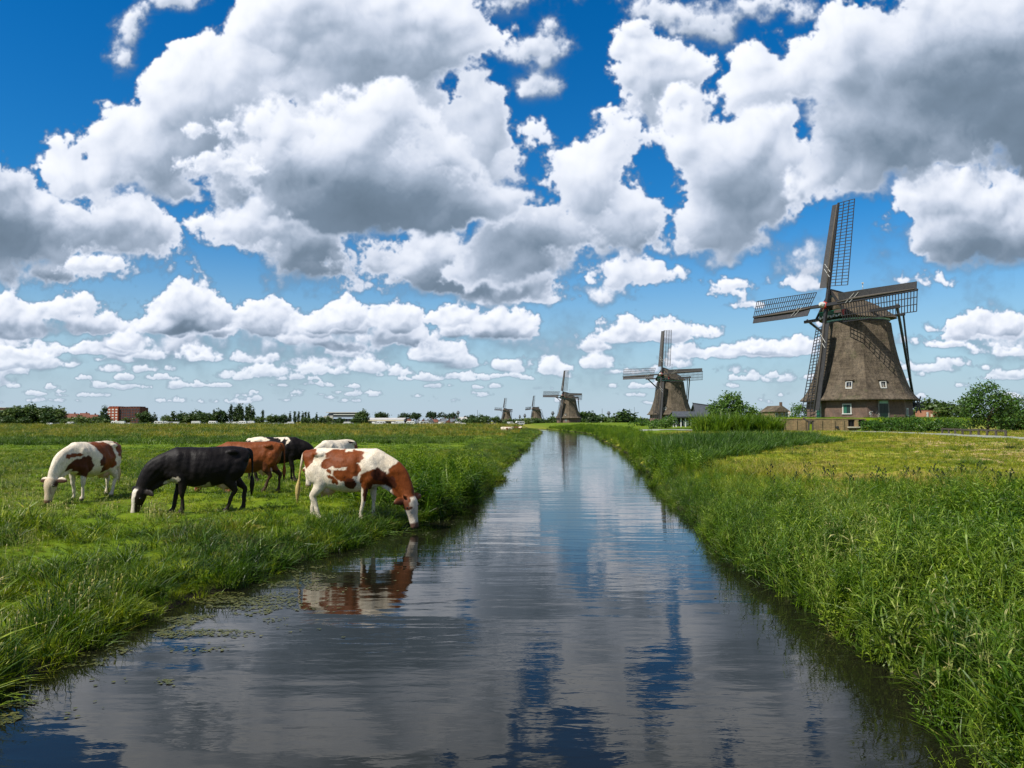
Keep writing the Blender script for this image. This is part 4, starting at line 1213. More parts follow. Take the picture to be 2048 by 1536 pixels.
    # windshaft and sails
    tilt = R(9)
    ax = (n*math.cos(tilt)+up*math.sin(tilt)).normalized()
    u0 = (up*math.cos(tilt)-n*math.sin(tilt)).normalized()
    hub = n*5.55+up*15.15
    MB().tube([hub-ax*3.0, hub+ax*.2], .34, 10).build('windshaft', M['iron'], root)
    pc = MB(); pc.tube([hub+ax*.15, hub+ax*.62, hub+ax*.95], [.42, .40, .22], 8); h_ = pc.build('poll_end', M['white'], root)
    rc = MB(); rc.tube([hub+ax*.06, hub+ax*.34], [.50, .50], 8); rc.build('hub_collar', M['red'], h_)
    L = 14.45
    def arm(ang):
        return (u0*math.cos(ang)+p*math.sin(ang)).normalized()
    for k in range(4):
        d = arm(roll+k*math.pi/2)
        e = arm(roll+k*math.pi/2+math.pi/2)
        off = ax*(.12 if k % 2 else -.22)
        o_ = hub+off
        st = MB().beam(o_+d*.1, o_+d*L, .42, .36, e, w2=.24)
        so = st.build('sail', M['tar'], root)
        def twist(r_): return R(21-15*min(1, (r_-2.5)/11.5))
        # leading board, with the furled cloth rolled against the stock
        bd = MB()
        rings = []
        for i in range(9):
            r_ = 2.55+(L-.15-2.55)*i/8
            t = twist(r_)*.9
            w = 1.18-.30*i/8
            b0 = o_+d*r_-e*.12; b1 = b0-e*w*math.cos(t)+ax*w*math.sin(t)
            nn = (d.cross(b1-b0)).normalized()*.035
            rings.append([b0-nn, b0+nn, b1+nn, b1-nn])
        bd.rings(rings).build('windboard', M['sail_grey'], so)
        cl = MB()
        cl.tube([o_+d*2.4+ax*.16-e*.06, o_+d*5+ax*.22-e*.22, o_+d*9+ax*.20-e*.18, o_+d*(L-.3)+ax*.14-e*.12], [.10, .15, .14, .07], 7)
        cl.build('furled_cloth', M['cloth'] if detail else M['sail_grey'], so, smooth=True)
        if detail:
            rp = MB()
            for q in (5.2, 5.9): rp.tube([o_+d*q+ax*.3-e*.9, o_+d*(q-1.3)+ax*.3+e*.25], .035, 4)
            rp.build('cloth_rope', M['white'], so)
        # lattice
        W_ = 2.55
        bar = .075 if detail > 1 else .09
        lt = MB()
        nb = 28
        rs_ = [2.75+(L-2.8)*i/(nb-1) for i in range(nb)]
        for r_ in rs_:
            t = twist(r_)
            a = o_+d*r_; b = a+e*W_*math.cos(t)-ax*W_*math.sin(t)
            lt.beam(a, b, bar, bar, d)
        lt_o = lt.build('lattice_bars', M['tar'], so)
        lt_o['kind'] = 'stuff'
        lg = MB()
        for fr in (.34, .67, 1.0):
            pv = None
            for r_ in rs_[::3]+[rs_[-1]]:
                t = twist(r_)
                q = o_+d*r_+e*W_*fr*math.cos(t)-ax*W_*fr*math.sin(t)
                if pv is not None: lg.beam(pv, q, bar*1.1, bar*1.1, e)
                pv = q
        g_ = lg.build('lattice_rails', M['tar'], so); g_['kind'] = 'stuff'
    # tail: long and short cross beams, braces, tail pole, winch
    tb = n*-10.0+up*2.0
    A1, B1, Z1 = 1.5, 8.2, 14.1
    A2, B2, Z2 = -3.9, 4.3, 13.9
    MB().beam(n*A1+p*-B1+up*Z1, n*A1+p*B1+up*(Z1), .34, .40).build('long_crossbeam', M['tar'], root)
    MB().beam(n*A2+p*-B2+up*Z2, n*A2+p*B2+up*(Z2), .30, .34).build('short_crossbeam', M['tar'], root)
    for s_ in (-1, 1):
        MB().beam(n*A1+p*s_*(B1-.35)+up*(Z1+.3), tb+up*.4+p*s_*.25, .30, .30).build('long_brace', M['strut'], root)
        MB().beam(n*A2+p*s_*(B2-.2)+up*(Z2+.2), tb+n*.3+up*2.0+p*s_*.2, .22, .22).build('short_brace', M['strut'], root)
    MB().beam(n*-4.3+up*14.0, tb-n*.3-up*.3, .5, .5, w2=.36).build('tail_pole', M['strut'], root)
    wn = MB()
    wc = tb+up*-.1-n*.15
    wn.tube([wc-p*.75, wc+p*.75], .34, 10)
    o2 = wn.build('winch_drum', M['iron'], root)
    for s_ in (-.8, .8):
        sp = MB()
        for k in range(4):
            a = k*math.pi/4+.4
            dd = n*math.cos(a)+up*math.sin(a)
            sp.beam(wc+p*s_-dd*1.25, wc+p*s_+dd*1.25, .13, .13)
        sp.build('winch_wheel', M['iron'], o2)
    if detail:
        # windows in the thatch
        def dormer(i, s, z):
            r_ = rad_at(z)-.02
            N_, T_ = fdir(i)
            c = face(i, r_, s, z, .06)
            sl_ = (face(i, rad_at(z+.6), s, z+.6)-face(i, rad_at(z-.6), s, z-.6)).normalized()
            upv = (sl_*.5+up*.5).normalized()
            fr = MB()
            for a, b, w, h in ((-.36, 0, .09, .86), (.36, 0, .07, .86), (0, -.43, .80, .13), (0, .41, .80, .06)):
                fr.frame_box(c+T_*a+upv*b, T_*w, N_*.36, upv*h)
            f = fr.build('window', M['white'], root)
            MB().frame_box(c-N_*.05, T_*.62, N_*.12, upv*.76).build('pane', M['dark_glass'], f)
            MB().frame_box(c+N_*.03, T_*.04, N_*.06, upv*.74).build('glazing_bar', M['white'], f)
            MB().frame_box(c+upv*.66+N_*.02, T_*1.15, N_*.40, upv*.16).build('thatch_lip', M['thatch'], f)
        dormer(0, .35, 4.3)
        if detail > 1:
            dormer(1, -.15, 4.3)
        # ground floor
        def opening(i, s, z, w, h, kind):
            N_, T_ = fdir(i)
            c = face(i, 6.17, s, z, .0)
            fr = MB()
            for a, b, ww, hh in ((-w/2, 0, .13, h+.13), (w/2, 0, .13, h+.13), (0, h/2, w-.13, .14)):
                fr.frame_box(c+T_*a+up*b, T_*ww, N_*.16, up*hh)
            if kind == 'window': fr.frame_box(c-up*h/2, T_*(w+.25), N_*.26, up*.12)
            if kind == 'window':
                f = fr.build('window', M['white'], root)
                MB().frame_box(c-N_*.02, T_*(w-.14), N_*.06, up*(h-.1)).build('pane', M['dark_glass'], f)
                MB().frame_box(c+T_*(-w*.22)+N_*.03, T_*(w*.40), N_*.05, up*(h-.16)).build('shutter', M['green'], f)
                MB().frame_box(c+T_*(w*.24)+N_*.03, T_*(w*.36), N_*.05, up*(h-.16)).build('shutter', M['deep_green'], f)
            else:
                f = fr.build('door_frame', M['white'] if kind == 'green_door' else M['timber_grey'], root)
                mt = M['green'] if kind == 'green_door' else M['deep_green']
                for q in range(5):
                    MB().frame_box(c+T_*((q-2)*(w-.16)/5)+N_*(.02+.01*(q % 2)), T_*((w-.16)/5-.015), N_*.07, up*(h-.02)).build('door_board', mt, f)
                if kind != 'green_door': MB().frame_box(c+up*(h/2-.28)+N_*.06, T_*(w-.2), N_*.05, up*.34).build('transom_window', M['pale_green'], f)
        if detail > 1:
            opening(-1, .75, 1.12, 1.15, 2.35, 'green_door')
            opening(0, .1, 1.15, 1.0, 1.25, 'window')
            opening(1, -.35, 1.12, 1.35, 2.35, 'dark_door')
            opening(2, -1.2, .75, .8, .9, 'window')
        else:
            opening(0, .8, 1.2, .9, 1.1, 'window')
    return root

MX, MY = 47.4, 102.5
windmill((MX, MY, 2.62), R(68.5), R(-129), 'large thatched windmill nearest to the viewer, on the raised yard at the right', 1.0, R(1.0), 2)
q2 = pix(1341, 800, 230)
windmill((q2.x, 230, 2.0), R(42), R(-122), 'second windmill along the canal, behind the slate roofed shed', .95, R(-1), 1)
q3 = pix(1137, 800, 426)
windmill((q3.x, 426, 1.7), R(44), R(-115), 'third windmill, standing above the end of the canal', 1.0, R(1), 1)
q4 = pix(1013, 800, 900)
windmill((q4.x, 900, 1.0), R(40), R(-110), 'far windmill on the horizon, leftmost of the five', 1.0, R(2), 0)
q5 = pix(1073, 800, 800)
windmill((q5.x, 800, 1.2), R(60), R(-110), 'far windmill on the horizon, between the leftmost and the third mill', .97, R(-3), 0)

# ------------------------------------------------------------------ cows
class Loft(MB):
    def limb(s, pts, rad, n=14, side=(0, 1, 0), k=1.0):
        """closed tube with elliptic sections: rad = (lateral, fore-and-aft) per joint, smoothed along the way"""
        pts = [Vector(p) for p in pts]
        P = []; Rr = []
        N = len(pts)
        for i in range(N-1):
            p0, p1, p2, p3 = pts[max(i-1, 0)], pts[i], pts[i+1], pts[min(i+2, N-1)]
            r0, r1, r2, r3 = [Vector((*rad[j], 0)) for j in (max(i-1, 0), i, i+1, min(i+2, N-1))]
            for q in range(4):
                t = q/4
                f = lambda a, b, c, d: .5*((2*b)+(c-a)*t+(2*a-5*b+4*c-d)*t*t+(3*b-a-3*c+d)*t**3)
                P.append(f(p0, p1, p2, p3)); Rr.append(f(r0, r1, r2, r3))
        P.append(pts[-1]); Rr.append(Vector((*rad[-1], 0)))
        sd = Vector(side)
        rings = []
        for i, c in enumerate(P):
            t = (P[min(i+1, len(P)-1)]-P[max(i-1, 0)]).normalized()
            l = (sd-t*sd.dot(t)).normalized(); u = l.cross(t)
            rings.append([c+l*math.cos(2*math.pi*j/n)*max(Rr[i][0], .004)+u*math.sin(2*math.pi*j/n)*max(Rr[i][1], .004) for j in range(n)])
        return s.rings(rings)
    def ball(s, c, r, n=10, rot=None):
        c = Vector(c)
        rings = []
        for i in range(1, n):
            a = math.pi*i/n
            ring = []
            for j in range(n+2):
                b = 2*math.pi*j/(n+2)
                v = Vector((math.cos(a)*r[0], math.sin(a)*math.cos(b)*r[1], math.sin(a)*math.sin(b)*r[2]))
                if rot: v = rot @ v
                ring.append(c+v)
            rings.append(ring)
        return s.rings(rings)

def cow_body(pose, voxel):
    """pose: neck = forward/side/down of the poll, head = muzzle point, legs = fore-and-aft shifts (fl, fr, hl, hr)"""
    L = Loft()
    # trunk: (x, z centre, half height, half width)
    T = [(-.84, 1.16, .07, .09), (-.80, 1.13, .19, .19), (-.68, 1.07, .29, .25), (-.50, 1.01, .37, .285), (-.25, .965, .405, .33), (.0, .94, .42, .35), (.22, .945, .41, .335), (.42, .975, .39, .28), (.58, 1.00, .37, .235), (.72, .99, .31, .19), (.82, .97, .22, .13)]
    rings = []
    for x, z, h, w in T:
        ring = []
        for j in range(28):
            a = 2*math.pi*j/28
            cy, sz = math.cos(a), math.sin(a)
            # flat loin, ridge along the spine, full belly
            yy = w*math.copysign(abs(cy)**.88, cy)*(1-.16*max(0, sz)**2 if x > .1 else 1-.05*max(0, sz))
            zz = z+h*math.copysign(abs(sz)**.95, sz)
            ring.append((x, yy, zz))
        rings.append(ring)
    L.rings(rings)
    L.limb([(-.80, 0, 1.30), (-.4, 0, 1.325), (0, 0, 1.315), (.35, 0, 1.31), (.60, 0, 1.26), (.74, 0, 1.16)], [(.03, .035), (.06, .045), (.05, .045), (.06, .06), (.08, .09), (.05, .08)])
    for s in (-1, 1):
        L.ball((-.50, s*.20, 1.255), (.13, .075, .07))                # hook bones
        L.ball((-.79, s*.115, 1.225), (.06, .05, .06))                   # pin bones
        L.ball((.50, s*.19, 1.0), (.14, .075, .26))                      # shoulder blade
        L.ball((-.56, s*.20, .93), (.20, .10, .26))                      # thigh
    nk, hd = Vector(pose['poll']), Vector(pose['muzzle'])
    sh = Vector((.60, 0, 1.10))
    m1 = sh.lerp(nk, .40)+Vector((.07, 0, .06)); m2 = sh.lerp(nk, .75)+Vector((.06, 0, .04))
    L.limb([(.50, 0, 1.06), m1, m2, nk], [(.20, .31), (.135, .245), (.105, .175), (.10, .125)])
    L.limb([(.62, 0, .80), sh.lerp(nk, .35)+Vector((-.02, 0, -.20)), sh.lerp(nk, .8)+Vector((-.03, 0, -.12))], [(.10, .14), (.03, .10), (.03, .06)])   # dewlap
    # head
    ax = (hd-nk).normalized()
    sd = Vector((0, 1, 0)); sd = Vector(pose.get('hside', (0, 1, 0))); sd = (sd-ax*sd.dot(ax)).normalized(); fr = ax.cross(sd)
    if fr.x < 0 and abs(fr.x) > .1: fr = -fr
    fr = fr if fr.dot(Vector((1, 0, .8))) > 0 else -fr
    hl = (hd-nk).length
    K = 1.18
    H = lambda t, f=0, l=0: nk+ax*hl*t+fr*f+sd*l
    L.limb([H(-.06, .0), H(.12, .01), H(.35, .005), H(.6, -.005), H(.85, -.005), H(1.0, -.01), H(1.04, -.01)], [(.08*K, .09*K), (.118*K, .125*K), (.110*K, .118*K), (.080*K, .090*K), (.070*K, .070*K), (.066*K, .056*K), (.03, .03)], side=sd)
    L.limb([H(.15, -.08), H(.45, -.085), H(.9, -.05)], [(.075, .05), (.06, .045), (.04, .02)], side=sd)     # jaw
    for s in (-1, 1):
        L.limb([H(.06, -.02, s*.09), H(.03, -.03, s*.20), H(.06, -.04, s*.30), H(.10, -.05, s*.35)], [(.045, .028), (.078, .030), (.060, .024), (.015, .01)], side=ax)
        L.ball(H(.30, .06, s*.105), (.038, .032, .038))
    if pose.get('horns'):
        for s in (-1, 1): L.limb([H(-.02, .03, s*.07), H(-.08, .06, s*.15), H(-.16, .09, s*.17)], [(.026, .026), (.018, .018), (.006, .006)], side=ax)
    # legs
    fl, f_r, hl_, hr = pose['legs']
    for s, d in ((1, fl), (-1, f_r)):
        y = s*.175
        L.limb([(.50, y*.9, .98), (.47+d*.10, y, .80), (.44+d*.30, y, .66), (.46+d*.62, y*.97, .40), (.455+d*.72, y*.95, .33), (.45+d*.95, y*.95, .13), (.475+d, y*.95, .06), (.49+d, y*.95, -.01)],
               [(.09, .17), (.085, .14), (.068, .090), (.050, .054), (.040, .044), (.036, .042), (.050, .058), (.055, .07)])
    for s, d in ((1, hl_), (-1, hr)):
        y = s*.185
        L.limb([(-.58, y*.8, 1.05), (-.55+d*.1, y*1.05, .86), (-.52+d*.3, y*1.05, .70), (-.66+d*.55, y, .52), (-.70+d*.62, y*.95, .455), (-.665+d*.75, y*.92, .34), (-.64+d*.93, y*.92, .14), (-.61+d, y*.92, .06), (-.59+d, y*.92, -.01)],
               [(.10, .24), (.105, .205), (.085, .14), (.050, .075), (.044, .062), (.038, .048), (.037, .045), (.050, .06), (.055, .07)])
    # udder
    L.ball((-.40, 0, .60), (.20, .155, .13))
    for sx in (-.48, -.34):
        for s in (-1, 1): L.limb([(sx, s*.07, .52), (sx, s*.075, .42)], [(.020, .020), (.012, .012)])
    # tail
    tb = pose.get('tail', 0)
    tx = pose.get('swish', 0)
    L.limb([(-.80, 0, 1.30), (-.88, .0, 1.24), (-.905+tx*.4, tb*.3, .95), (-.90+tx*.8, tb*.7, .72)], [(.035, .045), (.032, .035), (.024, .024), (.026, .026)])
    L.limb([(-.90+tx*.75, tb*.65, .76), (-.905+tx*.95, tb*.9, .62), (-.90+tx*1.1, tb, .48), (-.89+tx*1.3, tb*1.05, .30)], [(.024, .024), (.048, .05), (.042, .045), (.008, .008)])
    tmp = L.build('cow_rough', [])
    md = tmp.modifiers.new('r', 'REMESH'); md.mode = 'VOXEL'; md.voxel_size = voxel; md.use_smooth_shade = True
    ms = tmp.modifiers.new('s', 'SMOOTH'); ms.factor = .6; ms.iterations = 3 if voxel < .03 else 1
    dg = bpy.context.evaluated_depsgraph_get()
    me = bpy.data.meshes.new_from_object(tmp.evaluated_get(dg))
    bpy.data.objects.remove(tmp)
    me.polygons.foreach_set('use_smooth', [True]*len(me.polygons))
    return me, (H, fr, sd, ax)

def hide_mat():
    m, nt, bs = new_mat('cow_hide')
    vc = nt.nodes.new('ShaderNodeVertexColor'); vc.layer_name = 'coat'
    n = noise_node(nt, 30, 5, .7, 'Object', (1, 1, .4))
    n2 = noise_node(nt, 4, 3, .6, 'Object')
    c = mixc(nt, 1., vc.outputs[0], ramp_node(nt, n, ((.3, (.82, .80, .78)), (.7, (1.1, 1.1, 1.1)))), 'MULTIPLY')
    c = mixc(nt, 1., c, ramp_node(nt, n2, ((.3, (.88, .84, .78)), (.6, (1.05, 1.05, 1.05)))), 'MULTIPLY')
    nt.links.new(c, bs.inputs['Base Color'])
    bs.inputs['Roughness'].default_value = .55
    bs.inputs['Specular IOR Level'].default_value = .14
    n4 = noise_node(nt, 90, 3, .7, 'Object', (.5, 1, 1))
    c = mixc(nt, 1., c, ramp_node(nt, n4, ((.3, (.62, .61, .60)), (.7, (1.28, 1.28, 1.28)))), 'MULTIPLY')
    tcx = nt.nodes.new('ShaderNodeTexCoord'); sx = nt.nodes.new('ShaderNodeSeparateXYZ'); nt.links.new(tcx.outputs['Object'], sx.inputs[0])
    lo = nt.nodes.new('ShaderNodeMapRange'); nt.links.new(sx.outputs[2], lo.inputs[0]); lo.inputs[1].default_value = .75; lo.inputs[2].default_value = .1
    mud = nt.nodes.new('ShaderNodeMath'); mud.operation = 'MULTIPLY'; nt.links.new(lo.outputs[0], mud.inputs[0]); nt.links.new(n2, mud.inputs[1])
    c = mixc(nt, mud.outputs[0], c, mixc(nt, .5, c, (.06, .045, .025)))
    nt.links.new(c, bs.inputs['Base Color'])
    bump(nt, bs, n, .5, .012)
    return m
M['hide'] = hide_mat()
M['eye'] = simple('dark_eye', (.01, .007, .005), .08, .1, 1, .6)
WHITE, RED, BLACK, DRED = np.array((.60, .53, .42)), np.array((.140, .034, .005)), np.array((.0050, .0032, .0030)), np.array((.060, .016, .007))
def coat(me, base, patches, headf, frame, seed, legs=None, belly=None):
    """paint the hide: patches = (x, z, rx, rz, colour, side or 0)"""
    n = len(me.vertices)
    co = np.empty(n*3, np.float32); me.vertices.foreach_get('co', co); co = co.reshape(-1, 3)
    x, y, z = co.T
    q = np.random.default_rng(seed).uniform(0, 90)
    # muscle and bone relief: flank hollow, ribs, shoulder groove, folds of the neck
    no = np.empty(n*3, np.float32); me.vertices.foreach_get('normal', no) if hasattr(me.vertices[0], 'normal') else None; no = no.reshape(-1, 3)
    ga = lambda cx, cz, rx, rz: np.exp(-((x-cx)/rx)**2-((z-cz)/rz)**2)
    sidef = np.clip(np.abs(y)/.12, 0, 1)
    dsp = -.026*ga(-.30, 1.13, .13, .10)-.030*ga(-.60, 1.16, .09, .07)-.028*ga(.30, 1.02, .05, .24)-.02*ga(.70, .92, .05, .2)+.012*ga(-.42, 1.10, .05, .16)
    dsp = dsp+.0014*np.sin((x+z*.35)*62)*ga(.02, 1.0, .26, .20)
    dsp = dsp+.012*nz(x*5+q, z*5+y*2, 3)*sidef
    dsp = dsp+.004*np.sin((x*1.2+z)*44)*ga(.86, .84, .16, .2)
    co = co+no*(dsp*sidef)[:, None].astype(np.float32)
    me.vertices.foreach_set('co', co.ravel()); me.update()
    x, y, z = co.T
    wx = nz(x*3.5+q, z*3.5+y, 4)*.10+nz(x*12+q, z*12, 2)*.018; wz = nz(x*3.5+q+30, z*3.5+y, 4)*.09+nz(x*12+q+9, z*12, 2)*.018
    C = np.tile(np.asarray(base, float), (n, 1))
    dl = 1.
    for cx, cz, rx, rz, col, s in patches:
        r = np.sqrt(((x+wx-cx)/rx)**2+((z+wz-cz)/rz)**2)
        k = sstep(1.06, .94, r)
        if s: k = k*sstep(-.02, .03, y*s)
        C = C*(1-k[:, None])+np.asarray(col)*k[:, None]
    H, fr, sd, ax = frame
    o = H(0)
    v = co-np.array(o)
    t = v@np.array(ax); l = v@np.array(sd); f = v@np.array(fr)
    C = headf(C, t, l, f, co, wx, wz)
    if legs is not None:
        k = sstep(legs[0]+.04, legs[0]-.04, z+wz*.8)*(np.abs(t) > 9)
        k = sstep(legs[0]+.05, legs[0]-.05, z+wz*.9)*(x < .60+.0*x)
        C = C*(1-k[:, None])+np.asarray(legs[1])*k[:, None]
    ud = np.sqrt(((x+.40)/.22)**2+(y/.17)**2+((z-.57)/.16)**2)
    k = sstep(1.12, .95, ud)*sstep(.70, .62, z)
    C = C*(1-k[:, None])+np.array((.50, .34, .26))*k[:, None]
    k = sstep(-.86, -.90, x)*sstep(1.15, .9, z)*(z > .2)*(base[0] > .3)
    C = C*(1-k[:, None])+np.array((.42, .31, .12))*k[:, None]
    k = sstep(.075, .05, z)*(x < .75)
    C = C*(1-k[:, None])+np.array((.06, .045, .03))*k[:, None]
    at = me.color_attributes.new('coat', 'FLOAT_COLOR', 'POINT')
    at.data.foreach_set('color', np.concatenate([C, np.ones((n, 1))], 1).astype(np.float32).ravel())
    me.materials.clear(); me.materials.append(M['hide'])
def blend(C, k, col): return C*(1-k[:, None])+np.asarray(col)*k[:, None]
def red_head(C, t, l, f, co, wx, wz):
    on = sstep(-.02, .02, t)*(co[:, 0] > .7)
    C = blend(C, on*sstep(.09, .12, np.abs(l)), (.12, .035, .015))               # ears
    face = on*sstep(.085, .06, np.abs(l)+wx*.3)*sstep(-.06, .0, f+t*.25)
    C = blend(C, on*sstep(.20, .24, t+wx*.4), (.62, .56, .48))
    C = blend(C, face, (.66, .60, .50))
    C = blend(C, on*sstep(.035, .02, np.sqrt((t-.19)**2+(np.abs(l)-.09)**2)), (.08, .025, .012))
    return blend(C, on*sstep(.46, .50, t), (.10, .05, .04))
def black_head(C, t, l, f, co, wx, wz):
    on = sstep(-.02, .02, t)*(co[:, 0] > .7)
    face = on*sstep(.055, .040, np.abs(l)+wx*.2)*sstep(.02, .05, f)*sstep(.50, .46, t)
    return blend(C, face, (.66, .60, .50))
def pale_head(C, t, l, f, co, wx, wz):
    on = sstep(-.02, .02, t)*(co[:, 0] > .7)
    C = blend(C, on, (.52, .42, .30))
    C = blend(C, on*sstep(.10, .13, np.abs(l))*sstep(.2, .15, t), (.05, .02, .012))
    C = blend(C, on*sstep(.09, .075, np.abs(l))*sstep(.07, .08, np.abs(l))*sstep(.1, .2, t)*sstep(.38, .3, t), (.12, .05, .03))
    return blend(C, on*sstep(.46, .50, t), (.12, .06, .04))
def cow(loc, yaw, pose, base, patches, headf, label, seed, legs=None, voxel=.019, group='cows on the left pasture', scale=1.0):
    root = empty('cow', loc, yaw, label, 'cow', group)
    root.scale = (scale,)*3
    me, frame = cow_body(pose, voxel)
    coat(me, base, patches, headf, frame, seed, legs)
    b = link('body', me, root)
    H, fr, sd, ax = frame
    if voxel < .03:
        for s in (-1, 1):
            e = Loft(); e.ball(H(.30, .066, s*.128), (.024, .022, .024), 8)
            e.build('eye', M['eye'], b, smooth=True)
    return root
def gz(p): return float(ground_z(p[0], p[1]))
def place(px, py, z=.30):
    p = onz(px, py, z); return (p.x, p.y, gz(p))
gr = dict(poll=(1.20, .0, .60), muzzle=(1.36, .0, .09), legs=(.04, -.10, -.10, .16), tail=.02)
# A: drinking red-and-white cow, heading right and slightly toward the viewer
w = math.radians
cA = place(694, 1034)
cow((cA[0]-.05, 14.9, cA[2]-.01), R(-6), dict(poll=(1.20, .0, .44), muzzle=(1.33, .0, -.12), legs=(.02, -.14, -.12, .12), tail=.02, swish=-.09, hside=(.8, 1, 0), horns=1), WHITE,
    [(-.74, 1.20, .15, .19, RED, 0), (-.02, 1.20, .34, .20, RED, 0), (-.30, 1.02, .12, .09, RED, 0), (.24, .98, .13, .13, RED, -1), (.02, .86, .19, .10, RED, -1), (.10, .74, .13, .09, DRED, -1), (-.20, .77, .07, .05, RED, -1), (-.24, .90, .04, .04, RED, -1),
     (.55, .80, .17, .17, RED, -1), (.40, .70, .09, .17, RED, -1), (.66, .86, .14, .12, DRED, -1), (1.10, .74, .36, .40, RED, 0), (1.15, .55, .26, .26, RED, 0), (.82, .72, .16, .16, DRED, 0), (.36, .48, .05, .13, DRED, -1), (-.64, .44, .05, .05, DRED, 1)],
    red_head, 'red and white cow at the water edge bending down to drink', 1, scale=1.03)
cB = place(412, 1022)
cow((cB[0], 15.6, cB[2]-.01), R(180+22), dict(poll=(1.20, .0, .52), muzzle=(1.33, .0, .02), legs=(-.02, .16, .22, -.12), tail=.03, hside=(-.9, 1, 0)), BLACK,
    [(.62, .66, .10, .10, (.42, .36, .28), 1), (.1, .52, .3, .06, (.30, .26, .2), 0)], black_head, 'black cow with a white blaze grazing on the near bank', 2)
cow((place(190, 1003)[0]-.45, 18.1, .30), R(180+80), dict(poll=(1.20, .0, .56), muzzle=(1.33, .0, .03), legs=(.02, -.12, .12, -.14), tail=.05), WHITE,
    [(-.12, 1.22, .34, .20, RED, 0), (-.24, .95, .28, .30, RED, 1), (-.74, 1.15, .14, .24, RED, 0), (-.02, .88, .10, .10, DRED, 1), (-.1, .70, .10, .08, DRED, 1), (.52, .82, .28, .23, DRED, 1), (.80, .80, .14, .12, DRED, 1), (.85, 1.06, .20, .05, RED, 0), (1.0, .86, .12, .05, DRED, -1)],
    pale_head, 'white cow with red brown patches grazing at the far left, head toward the viewer', 3)
cD = place(500, 983)
cow((cD[0]+.1, 19.6, .30), R(180+8), dict(poll=(1.20, .0, .56), muzzle=(1.34, .0, .04), legs=(.0, .12, .20, -.12), tail=-.02), (.15, .040, .008),
    [(-.35, .70, .2, .2, (.10, .03, .012), 0), (-.5, .3, .5, .28, (.035, .014, .008), 0)], black_head, 'plain red brown cow standing half behind the black cow', 4, scale=.97)
cow((pix(552, 900, 23.5).x, 23.5, .30), R(8), dict(poll=(1.16, .0, .62), muzzle=(1.22, .0, .14), legs=(.0, .14, -.2, .1), tail=.0), BLACK,
    [(-.55, 1.34, .40, .10, WHITE, 0), (.14, 1.36, .14, .05, WHITE, 0), (.32, 1.24, .05, .14, WHITE, 0)], black_head, 'black cow with a white stripe over its back, behind the brown cow', 5)
cow((pix(674, 900, 22).x, 22.0, .30), R(180+66), dict(poll=(1.20, .0, .56), muzzle=(1.33, .0, .05), legs=(.0, .14, .1, -.1), tail=.0), WHITE,
    [(-.70, 1.20, .14, .16, RED, 0), (-.45, 1.33, .08, .05, BLACK, 0), (.95, .8, .1, .2, BLACK, 0)], red_head, 'white cow almost hidden behind the drinking cow', 6, scale=.96)
# three cows lying far out
for i, (px, py, yaw, base, lab) in enumerate(((1011, 861.0, 10, WHITE, 'tiny white and brown cow far out by the canal, leftmost of three'), (1019, 864.5, 200, RED, 'tiny red brown cow far out by the canal, nearest of three'), (1036.5, 861.0, 160, DRED, 'tiny dark brown cow with pale rump far out by the canal, rightmost of three'))):
    p = onz(px, py, .3)
    Y = 140+8*i
    cow((pix(px, 860, Y).x, Y, -.22), R(yaw), dict(poll=(1.05, .0, 1.0), muzzle=(1.4, .0, .85), legs=(0, .1, 0, .1), tail=0), base, [(-.5, 1.2, .3, .2, WHITE, 0), (.3, 1.0, .2, .3, RED, 0)], pale_head, lab, 20+i, voxel=.05, group='tiny far cows')

# ------------------------------------------------------------------ the yard of the near mill
M['wall_brick'] = brick_mat('pinkish_wall_brick', (.26, .165, .085), (.17, .11, .06), (.17, .17, .07))
M['timber'] = simple('grey_weathered_timber', (.07, .06, .048), .85, .3, 5, .1)
M['stone'] = simple('pale_stone', (.38, .35, .28), .85, .15, 3, .1)
M['slate'] = simple('blue_grey_slate', (.050, .055, .062), .55, .2, 2, .35)
M['tarboard'] = simple('black_tarred_boards', (.028, .029, .032), .7, .3, 5, .2)
M['whitewood'] = simple('greyish_white_wood', (.52, .52, .48), .7, .1, 3, .2)
M['recess_shade'] = simple('painted_recess_shade', (.012, .011, .010), .9, .2, 2, .05)  # flat near-black colour standing in for the shade inside openings

